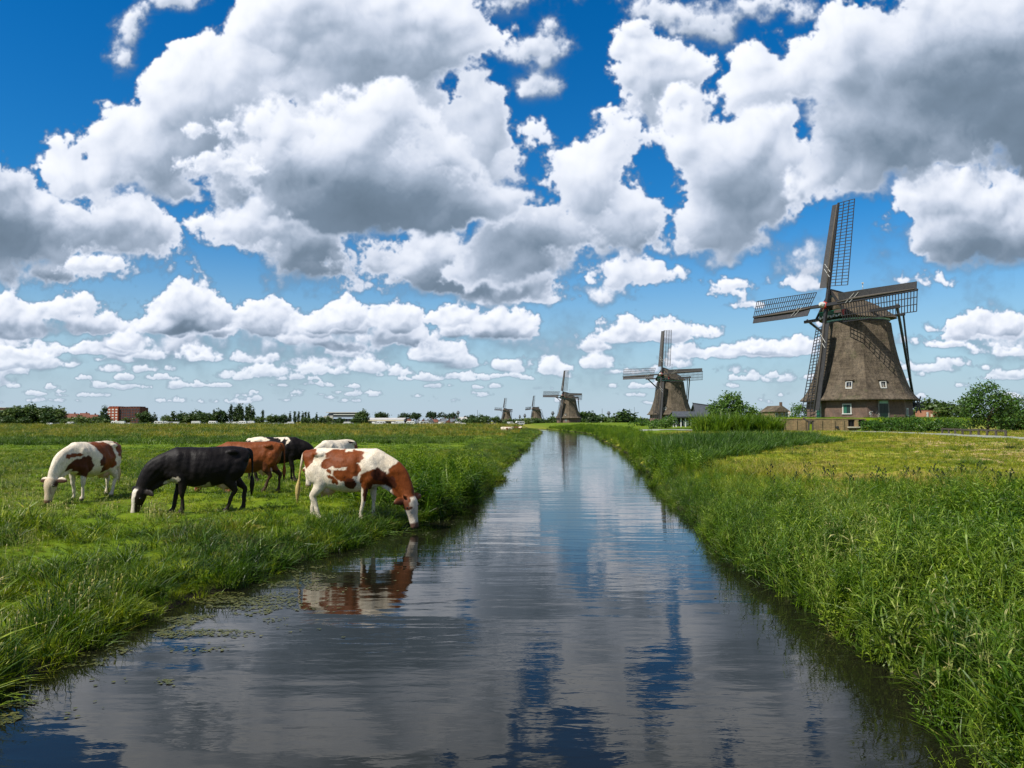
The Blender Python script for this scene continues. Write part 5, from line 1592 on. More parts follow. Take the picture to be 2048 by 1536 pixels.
def brick_wall():
    root = empty('brick_wall', (38.5, WALL_Y, 1.0), 0, 'low pinkish brick retaining wall in front of the near mill', 'wall')
    x0, x1 = pix(1556, 850, WALL_Y).x-38.5, pix(1730, 850, WALL_Y).x-38.5
    # openings at these wall positions
    X = lambda px: pix(px, 850, WALL_Y).x-38.5
    top = 1.42
    ops = ((X(1614), X(1625), .0, 1.25), (X(1695), X(1708), .55, 1.35), (X(1716), X(1728), .55, 1.35))
    mb = MB()
    cur = x0
    for a, b, z0, z1 in ops:
        mb.box(((cur+a)/2, 0, top/2-.3), (a-cur, .42, top+.6))
        mb.box(((a+b)/2, 0, (z1+top)/2), (b-a, .42, top-z1))
        if z0 > 0: mb.box(((a+b)/2, 0, z0/2-.3), (b-a, .42, z0+.6))
        cur = b
    mb.box(((cur+x1)/2, 0, top/2-.3), (x1-cur, .42, top+.6))
    mb.build('wall', M['wall_brick'], root)
    r = random.Random(4)
    xx = x0
    while xx < x1-.1:
        wd = r.uniform(.55, .8)
        wd = min(wd, x1-xx)
        MB().box((xx+wd/2, 0, top+.05+r.uniform(-.012, .012)), (wd-.02, .50, .10)).build('coping_stone', M['wall_brick'], root)
        xx += wd
    for q in (1566, 1590, 1607, 1640, 1665, 1684, 1712):
        MB().box((X(q), -.26, top/2-.3), (.30, .12, top+.5)).build('pier', M['wall_brick'], root)
    for a, b, z0, z1 in ops[1:]:
        w_ = MB().box(((a+b)/2, .05, (z0+z1)/2), (b-a, .1, z1-z0)).build('opening', M['recess_shade'], root)  # solid panel, the shade behind the bars is painted
        for k in range(4):
            MB().box((a+(b-a)*(k+.5)/4, -.08, (z0+z1)/2), (.04, .04, z1-z0)).build('bar', M['iron'], w_)
    MB().box(((ops[0][0]+ops[0][1])/2, .1, .6), (ops[0][1]-ops[0][0], .1, 1.3)).build('opening', M['recess_shade'], root)  # near-black panel as painted shade in the tall opening
    MB().box(((X(1693)+X(1729))/2, -.38, .44), (X(1729)-X(1693), .55, .14)).build('ledge', M['stone'], root)
    pp = MB(); pp.tube([(X(1672), -.1, .45), (X(1672), -.55, .42)], .16, 10); pp.build('drain_pipe', M['iron'], root)
brick_wall()
def sluice():
    p = pix(1546, 850, 91)
    root = empty('sluice', (p.x, 91, 1.0), 0, 'dark timber sluice opening at the left end of the brick wall', 'sluice')
    MB().box((0, .6, .62), (1.15, .2, 1.25)).build('opening', M['recess_shade'], root)  # dark sheet, gives the sluice mouth its painted shade
    MB().box((0, 0, 1.33), (1.6, 1.5, .12)).build('deck', M['stone'], root)
    for x in (-.72, .72): MB().box((x, 0, .5), (.18, 1.2, 1.7)).build('side_wall', M['wall_brick'], root)
    for x in (-.4, -.1, .35): MB().box((x, .35, .5), (.09, .09, 1.3)).build('post', M['timber'], root)
sluice()
def pump():
    p = pix(1618, 850, 91.8)
    root = empty('timber_frame', (p.x, 91.8, 1.0), 0, 'old crooked timber frame leaning on the brick wall', 'frame')
    MB().beam((-.7, 0, 1.6), (.2, 0, .9), .16).build('brace', M['timber'], root)
    MB().beam((-.1, 0, -.2), (.0, 0, 1.25), .18).build('post', M['timber'], root)
    MB().beam((.45, 0, -.2), (.45, 0, 1.25), .16).build('post', M['timber'], root)
    MB().beam((-.2, 0, 1.2), (.65, 0, 1.2), .16).build('crossbeam', M['timber'], root)
pump()
def person():
    """small figure in a pale top and white trousers, arms folded; one skinned body"""
    Y = 150
    p = pix(1579, 838.5, Y)
    root = empty('person', (p.x, Y, p.z), R(-10), 'person in a pale grey top and white trousers standing left of the near mill', 'person')
    def skin(name, verts, edges, m, parent):
        me = bpy.data.meshes.new(name)
        me.from_pydata([v[:3] for v in verts], edges, [])
        o = bpy.data.objects.new(name, me); COL.objects.link(o)
        md = o.modifiers.new('skin', 'SKIN'); o.modifiers.new('sub', 'SUBSURF').levels = 1
        for i, v in enumerate(verts): me.skin_vertices[0].data[i].radius = v[3] if isinstance(v[3], tuple) else (v[3], v[3])
        me.skin_vertices[0].data[0].use_root = True
        dg = bpy.context.evaluated_depsgraph_get()
        m2 = bpy.data.meshes.new_from_object(o.evaluated_get(dg))
        bpy.data.objects.remove(o)
        m2.materials.clear(); m2.materials.append(m)
        return link(name, m2, parent)
    V = [(0, 0, .92, (.16, .11)), (0, 0, 1.15, (.14, .10)), (0, 0, 1.38, (.18, .11)), (0, 0, 1.50, .06), (0, -.01, 1.62, (.085, .10)), (0, 0, 1.72, .07),
         (-.20, 0, 1.40, .055), (-.24, -.04, 1.15, .045), (-.06, -.20, 1.12, .035), (.03, -.21, 1.15, .03), (.20, 0, 1.40, .055), (.24, -.04, 1.15, .045), (.06, -.18, 1.17, .035), (-.03, -.22, 1.2, .03),
         (-.10, 0, .86, .085), (-.12, 0, .48, .06), (-.12, .02, .09, .045), (-.12, -.12, .04, .04), (.10, 0, .86, .085), (.12, 0, .48, .06), (.12, .02, .09, .045), (.12, -.12, .04, .04)]
    E = [(0, 1), (1, 2), (2, 3), (3, 4), (4, 5), (2, 6), (6, 7), (7, 8), (8, 9), (2, 10), (10, 11), (11, 12), (12, 13), (0, 14), (14, 15), (15, 16), (16, 17), (0, 18), (18, 19), (19, 20), (20, 21)]
    skin('body', V, E, simple('skin_tone', (.42, .26, .19), .6, .05), root)
    skin('shirt', [(0, 0, .94, (.18, .13)), (0, 0, 1.15, (.165, .125)), (0, 0, 1.38, (.205, .13)), (0, 0, 1.47, .08), (-.20, 0, 1.40, .075), (-.24, -.04, 1.15, .065), (-.10, -.17, 1.12, .05), (.20, 0, 1.40, .075), (.24, -.04, 1.15, .065), (.10, -.16, 1.16, .05)],
         [(0, 1), (1, 2), (2, 3), (2, 4), (4, 5), (5, 6), (2, 7), (7, 8), (8, 9)], simple('pale_grey_shirt', (.42, .42, .40), .8, .05), root)
    skin('trousers', [(0, 0, .92, (.18, .13)), (-.10, 0, .84, .11), (-.12, 0, .48, .085), (-.12, .02, .14, .07), (.10, 0, .84, .11), (.12, 0, .48, .085), (.12, .02, .14, .07)], [(0, 1), (1, 2), (2, 3), (0, 4), (4, 5), (5, 6)], simple('white_trousers', (.72, .72, .66), .8, .04), root)
    hr = Loft(); hr.ball((0, .02, 1.70), (.09, .11, .09), 8); hr.build('hair', simple('grey_hair', (.18, .16, .14), .8), root)
person()

# bicycle beside the dark door
def bicycle():
    N_ = R(-84)
    c = Vector((MX, MY, 2.6))+Vector((math.cos(N_), math.sin(N_), 0))*6.75+Vector((-math.sin(N_), math.cos(N_), 0))*-1.9
    root = empty('bicycle', tuple(c), R(11), 'dark bicycle leaning by the dark door of the near mill', 'bicycle')
    for x in (-.52, .52):
        w_ = MB()
        pts = [(x+.33*math.cos(a*.3927), 0, .34+.33*math.sin(a*.3927)) for a in range(17)]
        w_.tube(pts, .022, 5, False); wo = w_.build('wheel', M['iron'], root)
        s_ = MB()
        for k in range(6):
            a = k*math.pi/6; s_.beam((x-.32*math.cos(a), 0, .34-.32*math.sin(a)), (x+.32*math.cos(a), 0, .34+.32*math.sin(a)), .006)
        s_.build('spokes', M['whitewood'], wo)
    f = MB()
    for a, b in (((-.52, 0, .34), (-.1, 0, .32)), ((-.1, 0, .32), (-.22, 0, .85)), ((-.52, 0, .34), (-.22, 0, .80)), ((-.1, 0, .32), (.38, 0, .82)), ((-.2, 0, .78), (.36, 0, .88)), ((.52, 0, .34), (.36, 0, .98))):
        f.tube([a, b], .018, 5)
    f.build('frame', M['iron'], root)
    h = MB(); h.tube([(.36, -.25, 1.02), (.40, 0, 1.0), (.36, .25, 1.02)], .014, 5); h.build('handlebar', M['iron'], root)
    s = MB(); s.box((-.24, 0, .9), (.26, .14, .07)); s.build('saddle', M['tar'], root)
    b = MB(); b.box((-.50, 0, .82), (.36, .14, .04)).box((-.55, .12, .60), (.3, .08, .36)); b.build('pannier', M['white'], root)
bicycle()

# shed with open front in front of the second mill, and the black barn behind it
def shed():
    Y = 128
    a, b = pix(1347, 851, Y), pix(1394, 851, Y)
    cx, w = (a.x+b.x)/2, b.x-a.x
    z = 1.35
    root = empty('open_shed', (cx, Y, z), 0, 'open shed with slate roof on pale posts, in front of the second mill', 'shed')
    for k, px in enumerate((1347.5, 1353, 1362, 1371, 1382, 1391)):
        MB().box((pix(px, 850, Y).x-cx, 0 if k > 1 else .25, .75), (.16, .16, 1.8)).build('post', M['whitewood'], root)
    MB().box((.2, 1.9, .75), (w-.2, .1, 1.6)).build('back_wall', M['tarboard'], root)
    mb = MB()
    e = w/2+.35
    mb.rings([[(-e, -.4, 1.55), (e, -.4, 1.55), (e, -.4, 1.67), (-e, -.4, 1.67)], [(-e*.80, 1.4, 2.45), (e*.9, 1.4, 2.45), (e*.9, 1.4, 2.55), (-e*.8, 1.4, 2.55)], [(-e, 3.2, 1.6), (e, 3.2, 1.6), (e, 3.2, 1.7), (-e, 3.2, 1.7)]])
    mb.build('roof', M['slate'], root)
    MB().box((0, -.38, 1.50), (2*e-.1, .14, .16)).build('eaves_beam', M['tarboard'], root)
    MB().box((.4, 1.2, .5), (.9, .5, .8)).build('stored_crate', M['whitewood'], root)
    Yb = 150
    p0, p1 = pix(1389, 808, Yb), pix(1440, 818, Yb)
    root = empty('black_barn', (p0.x, Yb, 1.4), 0, 'black tarred barn with sagging ridge beside the second mill', 'barn')
    zr0, zr1, w = p0.z-1.4, pix(1440, 816, Yb).z-1.4, p1.x-p0.x
    mb = MB()
    mb.rings([[(-.2, -3.2, 0), (-.2, 3.2, 0), (-.15, 3.2, 1.7), (.05, 0, zr0-.1), (-.15, -3.2, 1.7)], [(w, -3.2, 0), (w, 3.2, 0), (w, 3.2, 1.6), (w, 0, zr1-.1), (w, -3.2, 1.6)]]).build('wall', M['tarboard'], root)
    for s in (-1, 1):
        mb = MB()
        mb.rings([[(-.5, s*3.6, 1.45), (-.3, 0, zr0), (-.3, 0, zr0+.16), (-.5, s*3.6, 1.62)], [(w+.3, s*3.6, 1.35), (w+.3, 0, zr1), (w+.3, 0, zr1+.16), (w+.3, s*3.6, 1.52)]]).build('roof', M['slate'], root)
    mb = MB(); mb.beam((-.45, 0, zr0+.2), (w+.3, 0, zr1+.2), .35, .14); mb.build('ridge', M['tarboard'], root)
shed()
def farmhouse():
    Y = 175
    c = pix(1563, 838, Y)
    root = empty('farmhouse', (c.x, Y, c.z), R(8), 'small thatched farmhouse behind the reeds left of the near mill', 'house')
    w = 2.1
    zt = pix(1563, 811, Y).z-c.z
    MB().box((0, 3, .75), (w*1.7, 6, 2.5)).build('wall', M['wall_brick'], root)
    mb = MB(); mb.rings([[(-w, -.6, 1.7), (w, -.6, 1.7), (.12, -.2, zt), (-.12, -.2, zt)], [(-w, 7, 1.7), (w, 7, 1.7), (.12, 6.6, zt), (-.12, 6.6, zt)]]).build('roof', M['thatch'], root)
    ch = MB(); ch.box((.1, .4, zt+.3), (.5, .5, 1.0)); ch.build('chimney', M['mill_brick'], root)
    for x in (-1.2, .1, 1.2):
        f = MB().box((x, -.04, .95), (.6, .1, 1.0)).build('window', M['white'], root)
        MB().box((x, -.1, .95), (.42, .05, .75)).build('pane', M['dark_glass'], f)
farmhouse()

# rail fence by the path, right
def rail_fence():
    a, b = pix(1884, 861, 68), pix(2011, 858, 55)
    root = empty('rail_fence', (a.x, a.y, 0), 0, 'grey timber rail fence in the grass under the right hand tree', 'fence')
    r = random.Random(2)
    P = []
    n = 9
    for i in range(n):
        t = i/(n-1)
        x, y = a.x+(b.x-a.x)*t, a.y+(b.y-a.y)*t
        z = gz((x, y)); P.append(Vector((x-a.x, y-a.y, z)))
        MB().beam((x-a.x, y-a.y, z-.3), (x-a.x+r.uniform(-.04, .04), y-a.y, z+.50), .12).build('post', M['timber'], root)
    for i in range(n-1):
        MB().beam(P[i]+Vector((0, -.10, .45)), P[i+1]+Vector((0, -.10, .45)), .05, .13, side=(0, 1, 0)).build('rail', M['timber'], root)
rail_fence()

# trees, bushes and hedges near the mill
def bush(name, cat, px, Y, zb, blobs, n, size, m, label, trunk=None, seed=1, group=None, clump=.28):
    c = pix(px, 843, Y)
    root = empty(name, (c.x, Y, zb), 0, label, cat, group)
    link('crown', leaf_cloud('crown', m, blobs, n, size, seed, clump), root)
    if trunk: link('trunk', trunk_mesh(trunk[0], trunk[1], seed, 5, .7), root)
    else: link('stem', trunk_mesh(max(.6, max(b[2] for b in blobs)*.8), .05, seed, 3, .8), root)
    return root
bush('broadleaf_tree', 'tree', 1975, 72, .95, [(0, 0, 3.0, 2.1, 1.8, 1.5), (-1.6, 0, 2.6, 1.2, 1.2, 1.0), (1.2, 0, 3.0, 1.4, 1.3, 1.0), (0, 0, 4.2, 1.2, 1.1, .8), (.2, .2, 1.4, 1.9, 1.5, 1.1), (-1.5, 0, 3.4, .5, .5, .6), (1.7, 0, 3.7, .5, .5, .5), (1.9, 0, 1.5, 1.1, 1.1, .9)], 6000, .115, M['leaf'], 'round leafy tree right of the near mill behind the rail fence', (3.2, .14), 3, clump=.22)
bush('broadleaf_tree', 'tree', 2052, 84, .9, [(0, 0, 2.2, 2.6, 2, 1.9), (-1.8, 0, 1.4, 1.6, 1.5, 1.2)], 6000, .15, M['leaf'], 'dark tree at the right border of the picture', (2.4, .14), 4)
bush('light_tree', 'tree', 1459, 92, .9, [(-1.2, 0, 2.5, 1.5, 1.3, 1.3), (.2, 0, 3.4, 1.5, 1.3, 1.3), (1.5, 0, 2.3, 1.5, 1.3, 1.2), (-.5, 0, 4.3, .6, .6, .7), (.9, 0, 4.4, .5, .5, .6), (-2.3, 0, 2.9, .7, .7, .6), (2.9, 0, 2.0, 1.0, .9, .9), (0, 0, 1.3, 2.6, 1.2, 1.2)], 8000, .13, M['leaf_light'], 'light green bushy tree rising behind the tall reed block', (3.0, .12), 5, clump=.2)
bush('shrub', 'shrub', 1603, 118, 2.4, [(0, 0, .9, 1.9, 1.5, 1.3), (1.6, 0, .6, 1.3, 1.1, .9), (-.6, 0, 1.8, .9, .9, .6), (3.1, .5, .5, 1., 1, .8)], 2600, .13, M['leaf_light'], 'light green shrub between the farmhouse and the lower left sail', None, 6)
bush('shrub', 'shrub', 1330, 122, 1.1, [(0, 0, .8, 1.2, 1.2, .8), (1.0, 0, 1.1, .8, 1., .9), (1.3, 0, 1.7, .5, .6, .5), (-1.7, 0, .5, 1.2, 1, .6)], 2200, .12, M['leaf_light'], 'light shrub growing against the left end of the open shed', None, 7)
bush('shrub', 'shrub', 1300, 170, 1.2, [(0, 0, .6, 2.6, 1.5, .9), (3, 0, .5, 2, 1.5, .8), (-3, 0, .4, 2, 1.5, .7)], 1500, .18, M['hedge'], 'low shrubs at the foot of the second windmill', None, 8)
for i, (px, Y, zb, s, lab) in enumerate(((1745, 84, 1.3, .7, 'hedge bush at the right end of the brick wall'), (1770, 82, 1.15, 1., 'hedge bush below the dark door of the near mill'), (1796, 80, 1.1, 1.15, 'hedge bush right of the dark door'), (1822, 78, 1.05, 1.2, 'hedge bush below the winch of the near mill'), (1846, 77, 1.0, 1.15, 'hedge bush below the orange brick house'), (1868, 76, 1.0, 1.05, 'hedge bush at the left end of the rail fence'), (1890, 78, 1.0, 1.1, 'dull green bush behind the left part of the rail fence'), (1915, 79, 1.0, 1.0, 'bush in the hedge left of the round tree'))):
    bush('hedge_bush', 'bush', px, Y, zb-.1, [(0, 0, .6*s, 1.1*s, .8, .95*s), (.7, 0, .5*s, .9*s, .7, .8*s), (-.7, 0, .55*s, .9*s, .7, .85*s)], 2200, .085, M['hedge'], lab, None, 30+i, 'bushes in front of the near mill', .16)
# small plants at the mill foot
for i, (px, lab) in enumerate(((1787, 'pinkish flowering plant right of the dark mill door'), (1800, 'pale flowering plant at the right foot of the near mill'))):
    c = pix(px, 830, 97.2)
    root = empty('flowering_plant', (c.x, 97.2, 2.6), 0, lab, 'plant', 'flowering plants at the mill foot')
    link('leaves', leaf_cloud('plant_leaves', M['hedge'], [(0, 0, .3, .3, .3, .35)], 200, .06, 60+i, .08), root)
    link('flowers', leaf_cloud('plant_flowers', M['pink'], [(0, 0, .6, .22, .22, .3)], 60, .06, 70+i, .06, 4), root)

# ------------------------------------------------------------------ far things: trees
def tree_kind(kind, seed):
    r = np.random.default_rng(seed)
    if kind == 'round':
        bl = [(0, 0, 5.2, 3.6, 3.4, 3.2)]+[(r.normal()*1.9, r.normal()*1.6, 4.8+r.normal()*1.6, 1.9, 1.8, 1.6) for _ in range(6)]+[(0, 0, 2.2, 2.8, 2.6, 1.6)]
        return leaf_cloud('round_crown', M['leaf_far'], bl, 2200, .42, seed, .5), trunk_mesh(4, .3, seed, 3)
    if kind == 'poplar':
        bl = [(r.normal()*.12, 0, 1.6+i*1.35, 1.0*(1-abs(i-2.3)/6.5), 1.0*(1-abs(i-2.3)/6.5), 1.5) for i in range(7)]
        return leaf_cloud('poplar_crown', M['leaf_dark'], bl, 1400, .34, seed, .35), trunk_mesh(7, .2, seed, 2, .1)
    if kind == 'cone':
        bl = [(0, 0, 1.2+i*1.25, 2.2*(1-i/6.5), 2.2*(1-i/6.5), 1.3) for i in range(6)]
        return leaf_cloud('cone_crown', M['leaf_dark'], bl, 1400, .36, seed, .4), trunk_mesh(6, .2, seed, 2, .1)
    if kind == 'umbrella':
        bl = [(r.normal()*2.4, r.normal()*1.5, 6.2+r.normal()*.5, 2.1, 2, 1.4) for _ in range(7)]
        return leaf_cloud('flat_crown', M['leaf_dark'], bl, 1500, .42, seed, .5), trunk_mesh(6, .3, seed, 4)
    bl = [(r.normal()*2.2, r.normal()*1, 1.3+abs(r.normal())*.5, 2, 1.6, 1.3) for _ in range(5)]
    return leaf_cloud('bush_crown', M['leaf_far'], bl, 1200, .36, seed, .45), trunk_mesh(1.6, .15, seed, 3)
KT = {k: [tree_kind(k, s*7+len(k)) for s in (1, 2, 3)] for k in ('round', 'poplar', 'cone', 'umbrella', 'bush')}
KH = dict(round=7.0, poplar=9.8, cone=7.4, umbrella=7.2, bush=2.5)
def far_tree(kind, px, top, base, Y, label, group, i, wscale=1.0, seen=True):
    p, q = pix(px, base, Y), pix(px, top, Y)
    crown, trunk = KT[kind][i % 3]
    s = max(.12, (q.z-p.z)/KH[kind])
    nm = {'round': 'round_tree', 'poplar': 'poplar', 'cone': 'conifer', 'umbrella': 'wide_crowned_tree', 'bush': 'bush'}[kind]
    root = empty(nm, (p.x, Y, p.z), i*1.3, label, 'bush' if kind == 'bush' else 'tree', group)
    root.scale = (s*wscale, s*wscale, s)
    link('crown', crown, root)
    link('trunk' if kind != 'bush' else 'stem', trunk, root)
T = []
G1 = 'trees of the wood at the far left'
for k, (px, top, ws, where) in enumerate(((2, 826, 1.2, 'at the left picture border'), (20, 824, 1.2, 'second from the left border'), (38, 820, 1.2, 'under the end of the dark far building'), (56, 817, 1.15, 'the tallest of the wood'), (72, 822, 1.2, 'right of the tallest one'), (90, 820, 1.1, 'in the middle of the wood'), (106, 822, 1.15, 'near the right end of the wood'), (118, 824, 1.0, 'at the right end of the wood'), (14, 836, 1.3, 'low one in front at the left'), (46, 838, 1.3, 'low one in front of the tallest'), (94, 832, 1.3, 'lower lighter one in front at the right'))):
    far_tree('round', px, top, 853, 430-(k > 7)*25, 'dense round tree in the far left wood, '+where, G1, k, ws)
rows = [
 ('cone', 209, 815, 'conifer close left of the red apartment block'), ('cone', 203, 824, 'lower conifer left of the red apartment block'), ('round', 252, 838, 'round bush-like tree in front of the red apartment block'), ('round', 290, 828, 'round tree right of the red apartment block'),
 ('cone', 309, 829, 'cone shaped tree beside the round tree right of the red block'), ('cone', 346, 823, 'dark conifer with pointed top left of the caravan row'), ('round', 333, 834, 'low tree left of the pointed conifer'), ('round', 362, 831, 'round tree just right of the pointed conifer'), ('round', 378, 831, 'tree left of the big domed tree'), ('round', 392, 826, 'big domed tree above the caravan row'),
 ('round', 405, 834, 'low tree right of the big domed tree'), ('round', 418, 831, 'tree between the domed tree and the narrow poplar'), ('poplar', 428, 823, 'narrow poplar left of the pair of rising trees'), ('round', 441, 827, 'tree with a slanting crown, left of the tall poplars'), ('cone', 451, 829, 'small conifer left of the thin poplar'), ('poplar', 461, 814, 'thin lone poplar left of the tall poplar clump'),
 ('poplar', 468, 818, 'first poplar of the tall clump'), ('poplar', 473, 817, 'second poplar of the tall clump'), ('poplar', 478, 812, 'tallest poplar on the left of the clump'), ('poplar', 483, 812, 'tallest poplar on the right of the clump'), ('poplar', 493, 816, 'poplar in the middle of the second clump'), ('poplar', 499, 813, 'tallest poplar of the second clump'), ('poplar', 506, 818, 'last poplar of the second clump'),
 ('poplar', 525, 823, 'single slim poplar right of the two clumps'), ('round', 515, 836, 'light low tree left of the slim poplar'), ('round', 540, 835, 'light low tree right of the slim poplar'), ('round', 552, 834, 'light low tree in the gap of the tree row'), ('round', 566, 833, 'low tree left of the poplar row'),
 ('poplar', 580, 826, 'first of the short poplar row'), ('poplar', 589, 825, 'second of the short poplar row'), ('poplar', 597, 826, 'third of the short poplar row'), ('poplar', 605, 826, 'fourth of the short poplar row'), ('poplar', 611, 826, 'fifth of the short poplar row'), ('poplar', 617, 827, 'sixth of the short poplar row'), ('poplar', 633, 828, 'last slim poplar before the stadium'),
 ('round', 610, 838, 'low wide tree under the poplar row'), ('round', 628, 838, 'low round tree left of the stadium'), ('round', 645, 838, 'dark low tree at the left foot of the stadium'), ('round', 655, 836, 'dark tree by the stadium steps'), ('round', 680, 838, 'light round tree in front of the stadium'), ('round', 724, 828, 'tall round tree between stadium and long hall'), ('round', 714, 836, 'lower tree at the right end of the stadium'),
 ('umbrella', 761, 828, 'wide crowned tree behind the long hall'), ('umbrella', 813, 829, 'wide crowned tree at the right end of the long hall'), ('umbrella', 834, 829, 'second wide crowned tree above the houses'), ('umbrella', 866, 827, 'largest wide crowned tree above the houses'), ('umbrella', 899, 829, 'wide crowned tree left of the thin chimney'), ('umbrella', 943, 832, 'wide crowned tree right of the white building'), ('round', 962, 833, 'dark tree left of the far windmills'),
 ('bush', 930, 840, 'bush left of the far windmills'), ('round', 975, 837, 'low tree left of the leftmost windmill'), ('round', 993, 836, 'dark round tree beside the leftmost windmill'), ('bush', 948, 840, 'bush below the dark tree')]
for k, (kind, px, top, lab) in enumerate(rows):
    Y = 440 if kind != 'umbrella' else 560
    if 'low' in lab or 'light' in lab: Y = 420
    far_tree(kind, px, top, 852, Y, lab, 'trees of the far tree line', k, 1.0 if kind != 'round' else 1.15)
r = random.Random(12)
for k, px in enumerate(list(range(128, 208, 10))+list(range(1024, 1062, 9))+list(range(1088, 1120, 10))+list(range(1165, 1300, 9))):
    top = r.uniform(838, 843)
    if 1175 < px < 1190: top = 829
    where = ('below the red roofed houses' if px < 210 else 'between the two far windmills' if px < 1080 else 'beside the third windmill' if px < 1130 else 'between the third and second windmill')
    far_tree('bush' if px > 210 or k % 3 else 'round', px, top, 853 if px < 900 else 850, 410 if px < 900 else 470, 'low dark bush of the horizon hedge '+where, 'low hedge bushes on the horizon '+where, k, 1.35)
far_tree('cone', 1184, 826, 850, 380, 'pointed light tree right of the third windmill', None, 1, 1.6)
for k, (px, top, Y, lab) in enumerate(((1862, 806, 240, 'round tree behind the orange brick house'), (1880, 818, 250, 'low tree right of the orange house'), (1900, 812, 200, 'dull tree between orange house and fence tree'), (1843, 822, 300, 'low tree line right of the near mill'), (1830, 824, 300, 'low tree close to the right side of the near mill'), (1925, 818, 190, 'low tree left of the round fence tree'))):
    far_tree('round', px, top, 846, Y, lab, 'trees behind the near mill', k, 1.3)

# ------------------------------------------------------------------ far things: buildings
M['red_brick'] = simple('red_brick_facade', (.24, .065, .035), .85, .25, .5, .1)
M['red_brick_dark'] = simple('dark_brick_facade', (.085, .04, .032), .85, .25, .5, .1)
M['roof_tile'] = simple('orange_red_roof_tiles', (.13, .055, .038), .8, .2, .8, .1)
M['concrete'] = simple('pale_concrete', (.36, .35, .33), .8, .1, .3, .1)
M['grey_panel'] = simple('grey_panel', (.10, .11, .12), .6, .2, .3, .2)
M['glassy'] = simple('far_window_glass', (.03, .035, .045), .15, .1, 1, .6)
M['cream'] = simple('cream_render', (.52, .46, .33), .8, .08, .4, .1)
M['orange_brick'] = simple('orange_brick', (.30, .14, .085), .85, .15, 1., .1)
def apartment():
    Y = 520
    a, b = pix(214.5, 850, Y), pix(278.5, 850, Y)
    top = pix(240, 814.5, Y).z
    root = empty('apartment_block', (a.x, Y, 0), R(0), 'big red brick apartment block with dark right wing and jagged roof edge', 'building')
    w, h = b.x-a.x, top
    segs = ((0, .33, M['red_brick'], 0, 1.), (.33, .64, M['red_brick_dark'], 1.2, .985), (.64, 1.0, M['red_brick_dark'], .3, .99))
    for k, (f0, f1, m, dy, hh) in enumerate(segs):
        wl = MB().box((w*(f0+f1)/2, 6+dy, h*hh/2), (w*(f1-f0)-.03, 12, h*hh)).build('wing', m, root)
        n = 3 if k == 0 else 4
        me = None
        for fl in range(6):
            for i in range(n):
                x = w*(f0+(f1-f0)*(i+.5)/n); z = h*(fl+.55)/6.4
                if me is None: me = MB().box((0, 0, 0), (w*(f1-f0)/n*.55, .12, h/6*.45)).mesh('window', M['glassy'] if k else M['whitewood'])
                link('window', me if (k or (i+fl) % 3) else me, wl, (x, dy-.03, z))
        for i in range(4):
            MB().box((w*(f0+(f1-f0)*(i+.5)/4), 5+dy, h*hh+.35), (w*(f1-f0)/4*.6, 8, .7)).build('roof_parapet', m, root)
apartment()
def edge_block():
    Y = 600
    a, b = pix(-40, 850, Y), pix(10.5, 850, Y)
    top = pix(0, 816, Y).z
    root = empty('office_block', (a.x, Y, 0), 0, 'dark flat roofed block at the left picture border', 'building')
    MB().box(((b.x-a.x)/2, 8, top/2), (b.x-a.x, 16, top)).build('wall', M['red_brick_dark'], root)
    MB().box(((b.x-a.x)/2, 8, top+.3), (b.x-a.x+.6, 16.6, .6)).build('roof_edge', M['concrete'], root)
    for fl in range(4):
        MB().box(((b.x-a.x)*.75, -.04, top*(fl+.6)/4.4), ((b.x-a.x)*.4, .1, .9)).build('window', M['glassy'], root)
edge_block()
def stadium():
    Y = 560
    X = lambda px: pix(px, 850, Y).x
    Z = lambda py: pix(680, py, Y).z
    root = empty('grandstand', (X(650), Y, 0), 0, 'long grey grandstand with white lower steps, left of the long hall', 'building')
    o = X(650)
    MB().box(((X(654)+X(713))/2-o, 10, Z(838)/2), (X(713)-X(654), 20, Z(838))).build('lower_wall', M['grey_panel'], root)
    MB().prism([(X(650)-o, 0, Z(834.5)), (X(713)-o, 0, Z(834.5)), (X(713)-o, 0, Z(826)), (X(658)-o, 0, Z(826))], (0, 20, 0)).build('upper_tier', M['grey_panel'], root)
    MB().box(((X(652)+X(714))/2-o, 10, Z(825)), (X(714)-X(652), 22, .5)).build('roof', M['concrete'], root)
    MB().box(((X(667)+X(713))/2-o, -.3, Z(829)), (X(713)-X(667), .4, .5)).build('white_band', M['whitewood'], root)
    MB().prism([(X(648)-o, -1, 0), (X(668)-o, -1, 0), (X(667)-o, -1, Z(831)), (X(649)-o, -1, Z(832))], (0, -2, 0)).build('entrance_wing', M['concrete'], root)
    for i in range(7):
        MB().box((X(668)+(X(712)-X(668))*(i+.5)/7-o, -.05, Z(840)), (3., .1, 2.)).build('window', M['glassy'], root)
stadium()
def long_hall():
    Y = 500
    X = lambda px: pix(px, 850, Y).x
    Z = lambda py: pix(770, py, Y).z
    root = empty('long_hall', (X(735), Y, 0), 0, 'long low cream hall with a pale flat roof', 'building')
    w = X(807)-X(735)
    MB().box((w/2, 8, Z(841)/2), (w, 16, Z(841))).build('wall', M['grey_panel'], root)
    MB().rings([[(-.4, -.8, Z(840.5)), (w+.4, -.8, Z(840.5)), (w+.4, -.8, Z(839)), (-.4, -.8, Z(839))], [(-.4, 9, Z(837)), (w+.4, 9, Z(837)), (w+.4, 9, Z(835.5)), (-.4, 9, Z(835.5))]]).build('roof', M['concrete'], root)
    MB().box((w/2, -.9, Z(841)), (w+.6, .3, .7)).build('eaves', M['cream'], root)
    for i in range(12):
        MB().box((w*(i+.5)/12, -.05, Z(846)), (w/12*.6, .1, 1.2)).build('window', M['glassy'], root)
long_hall()
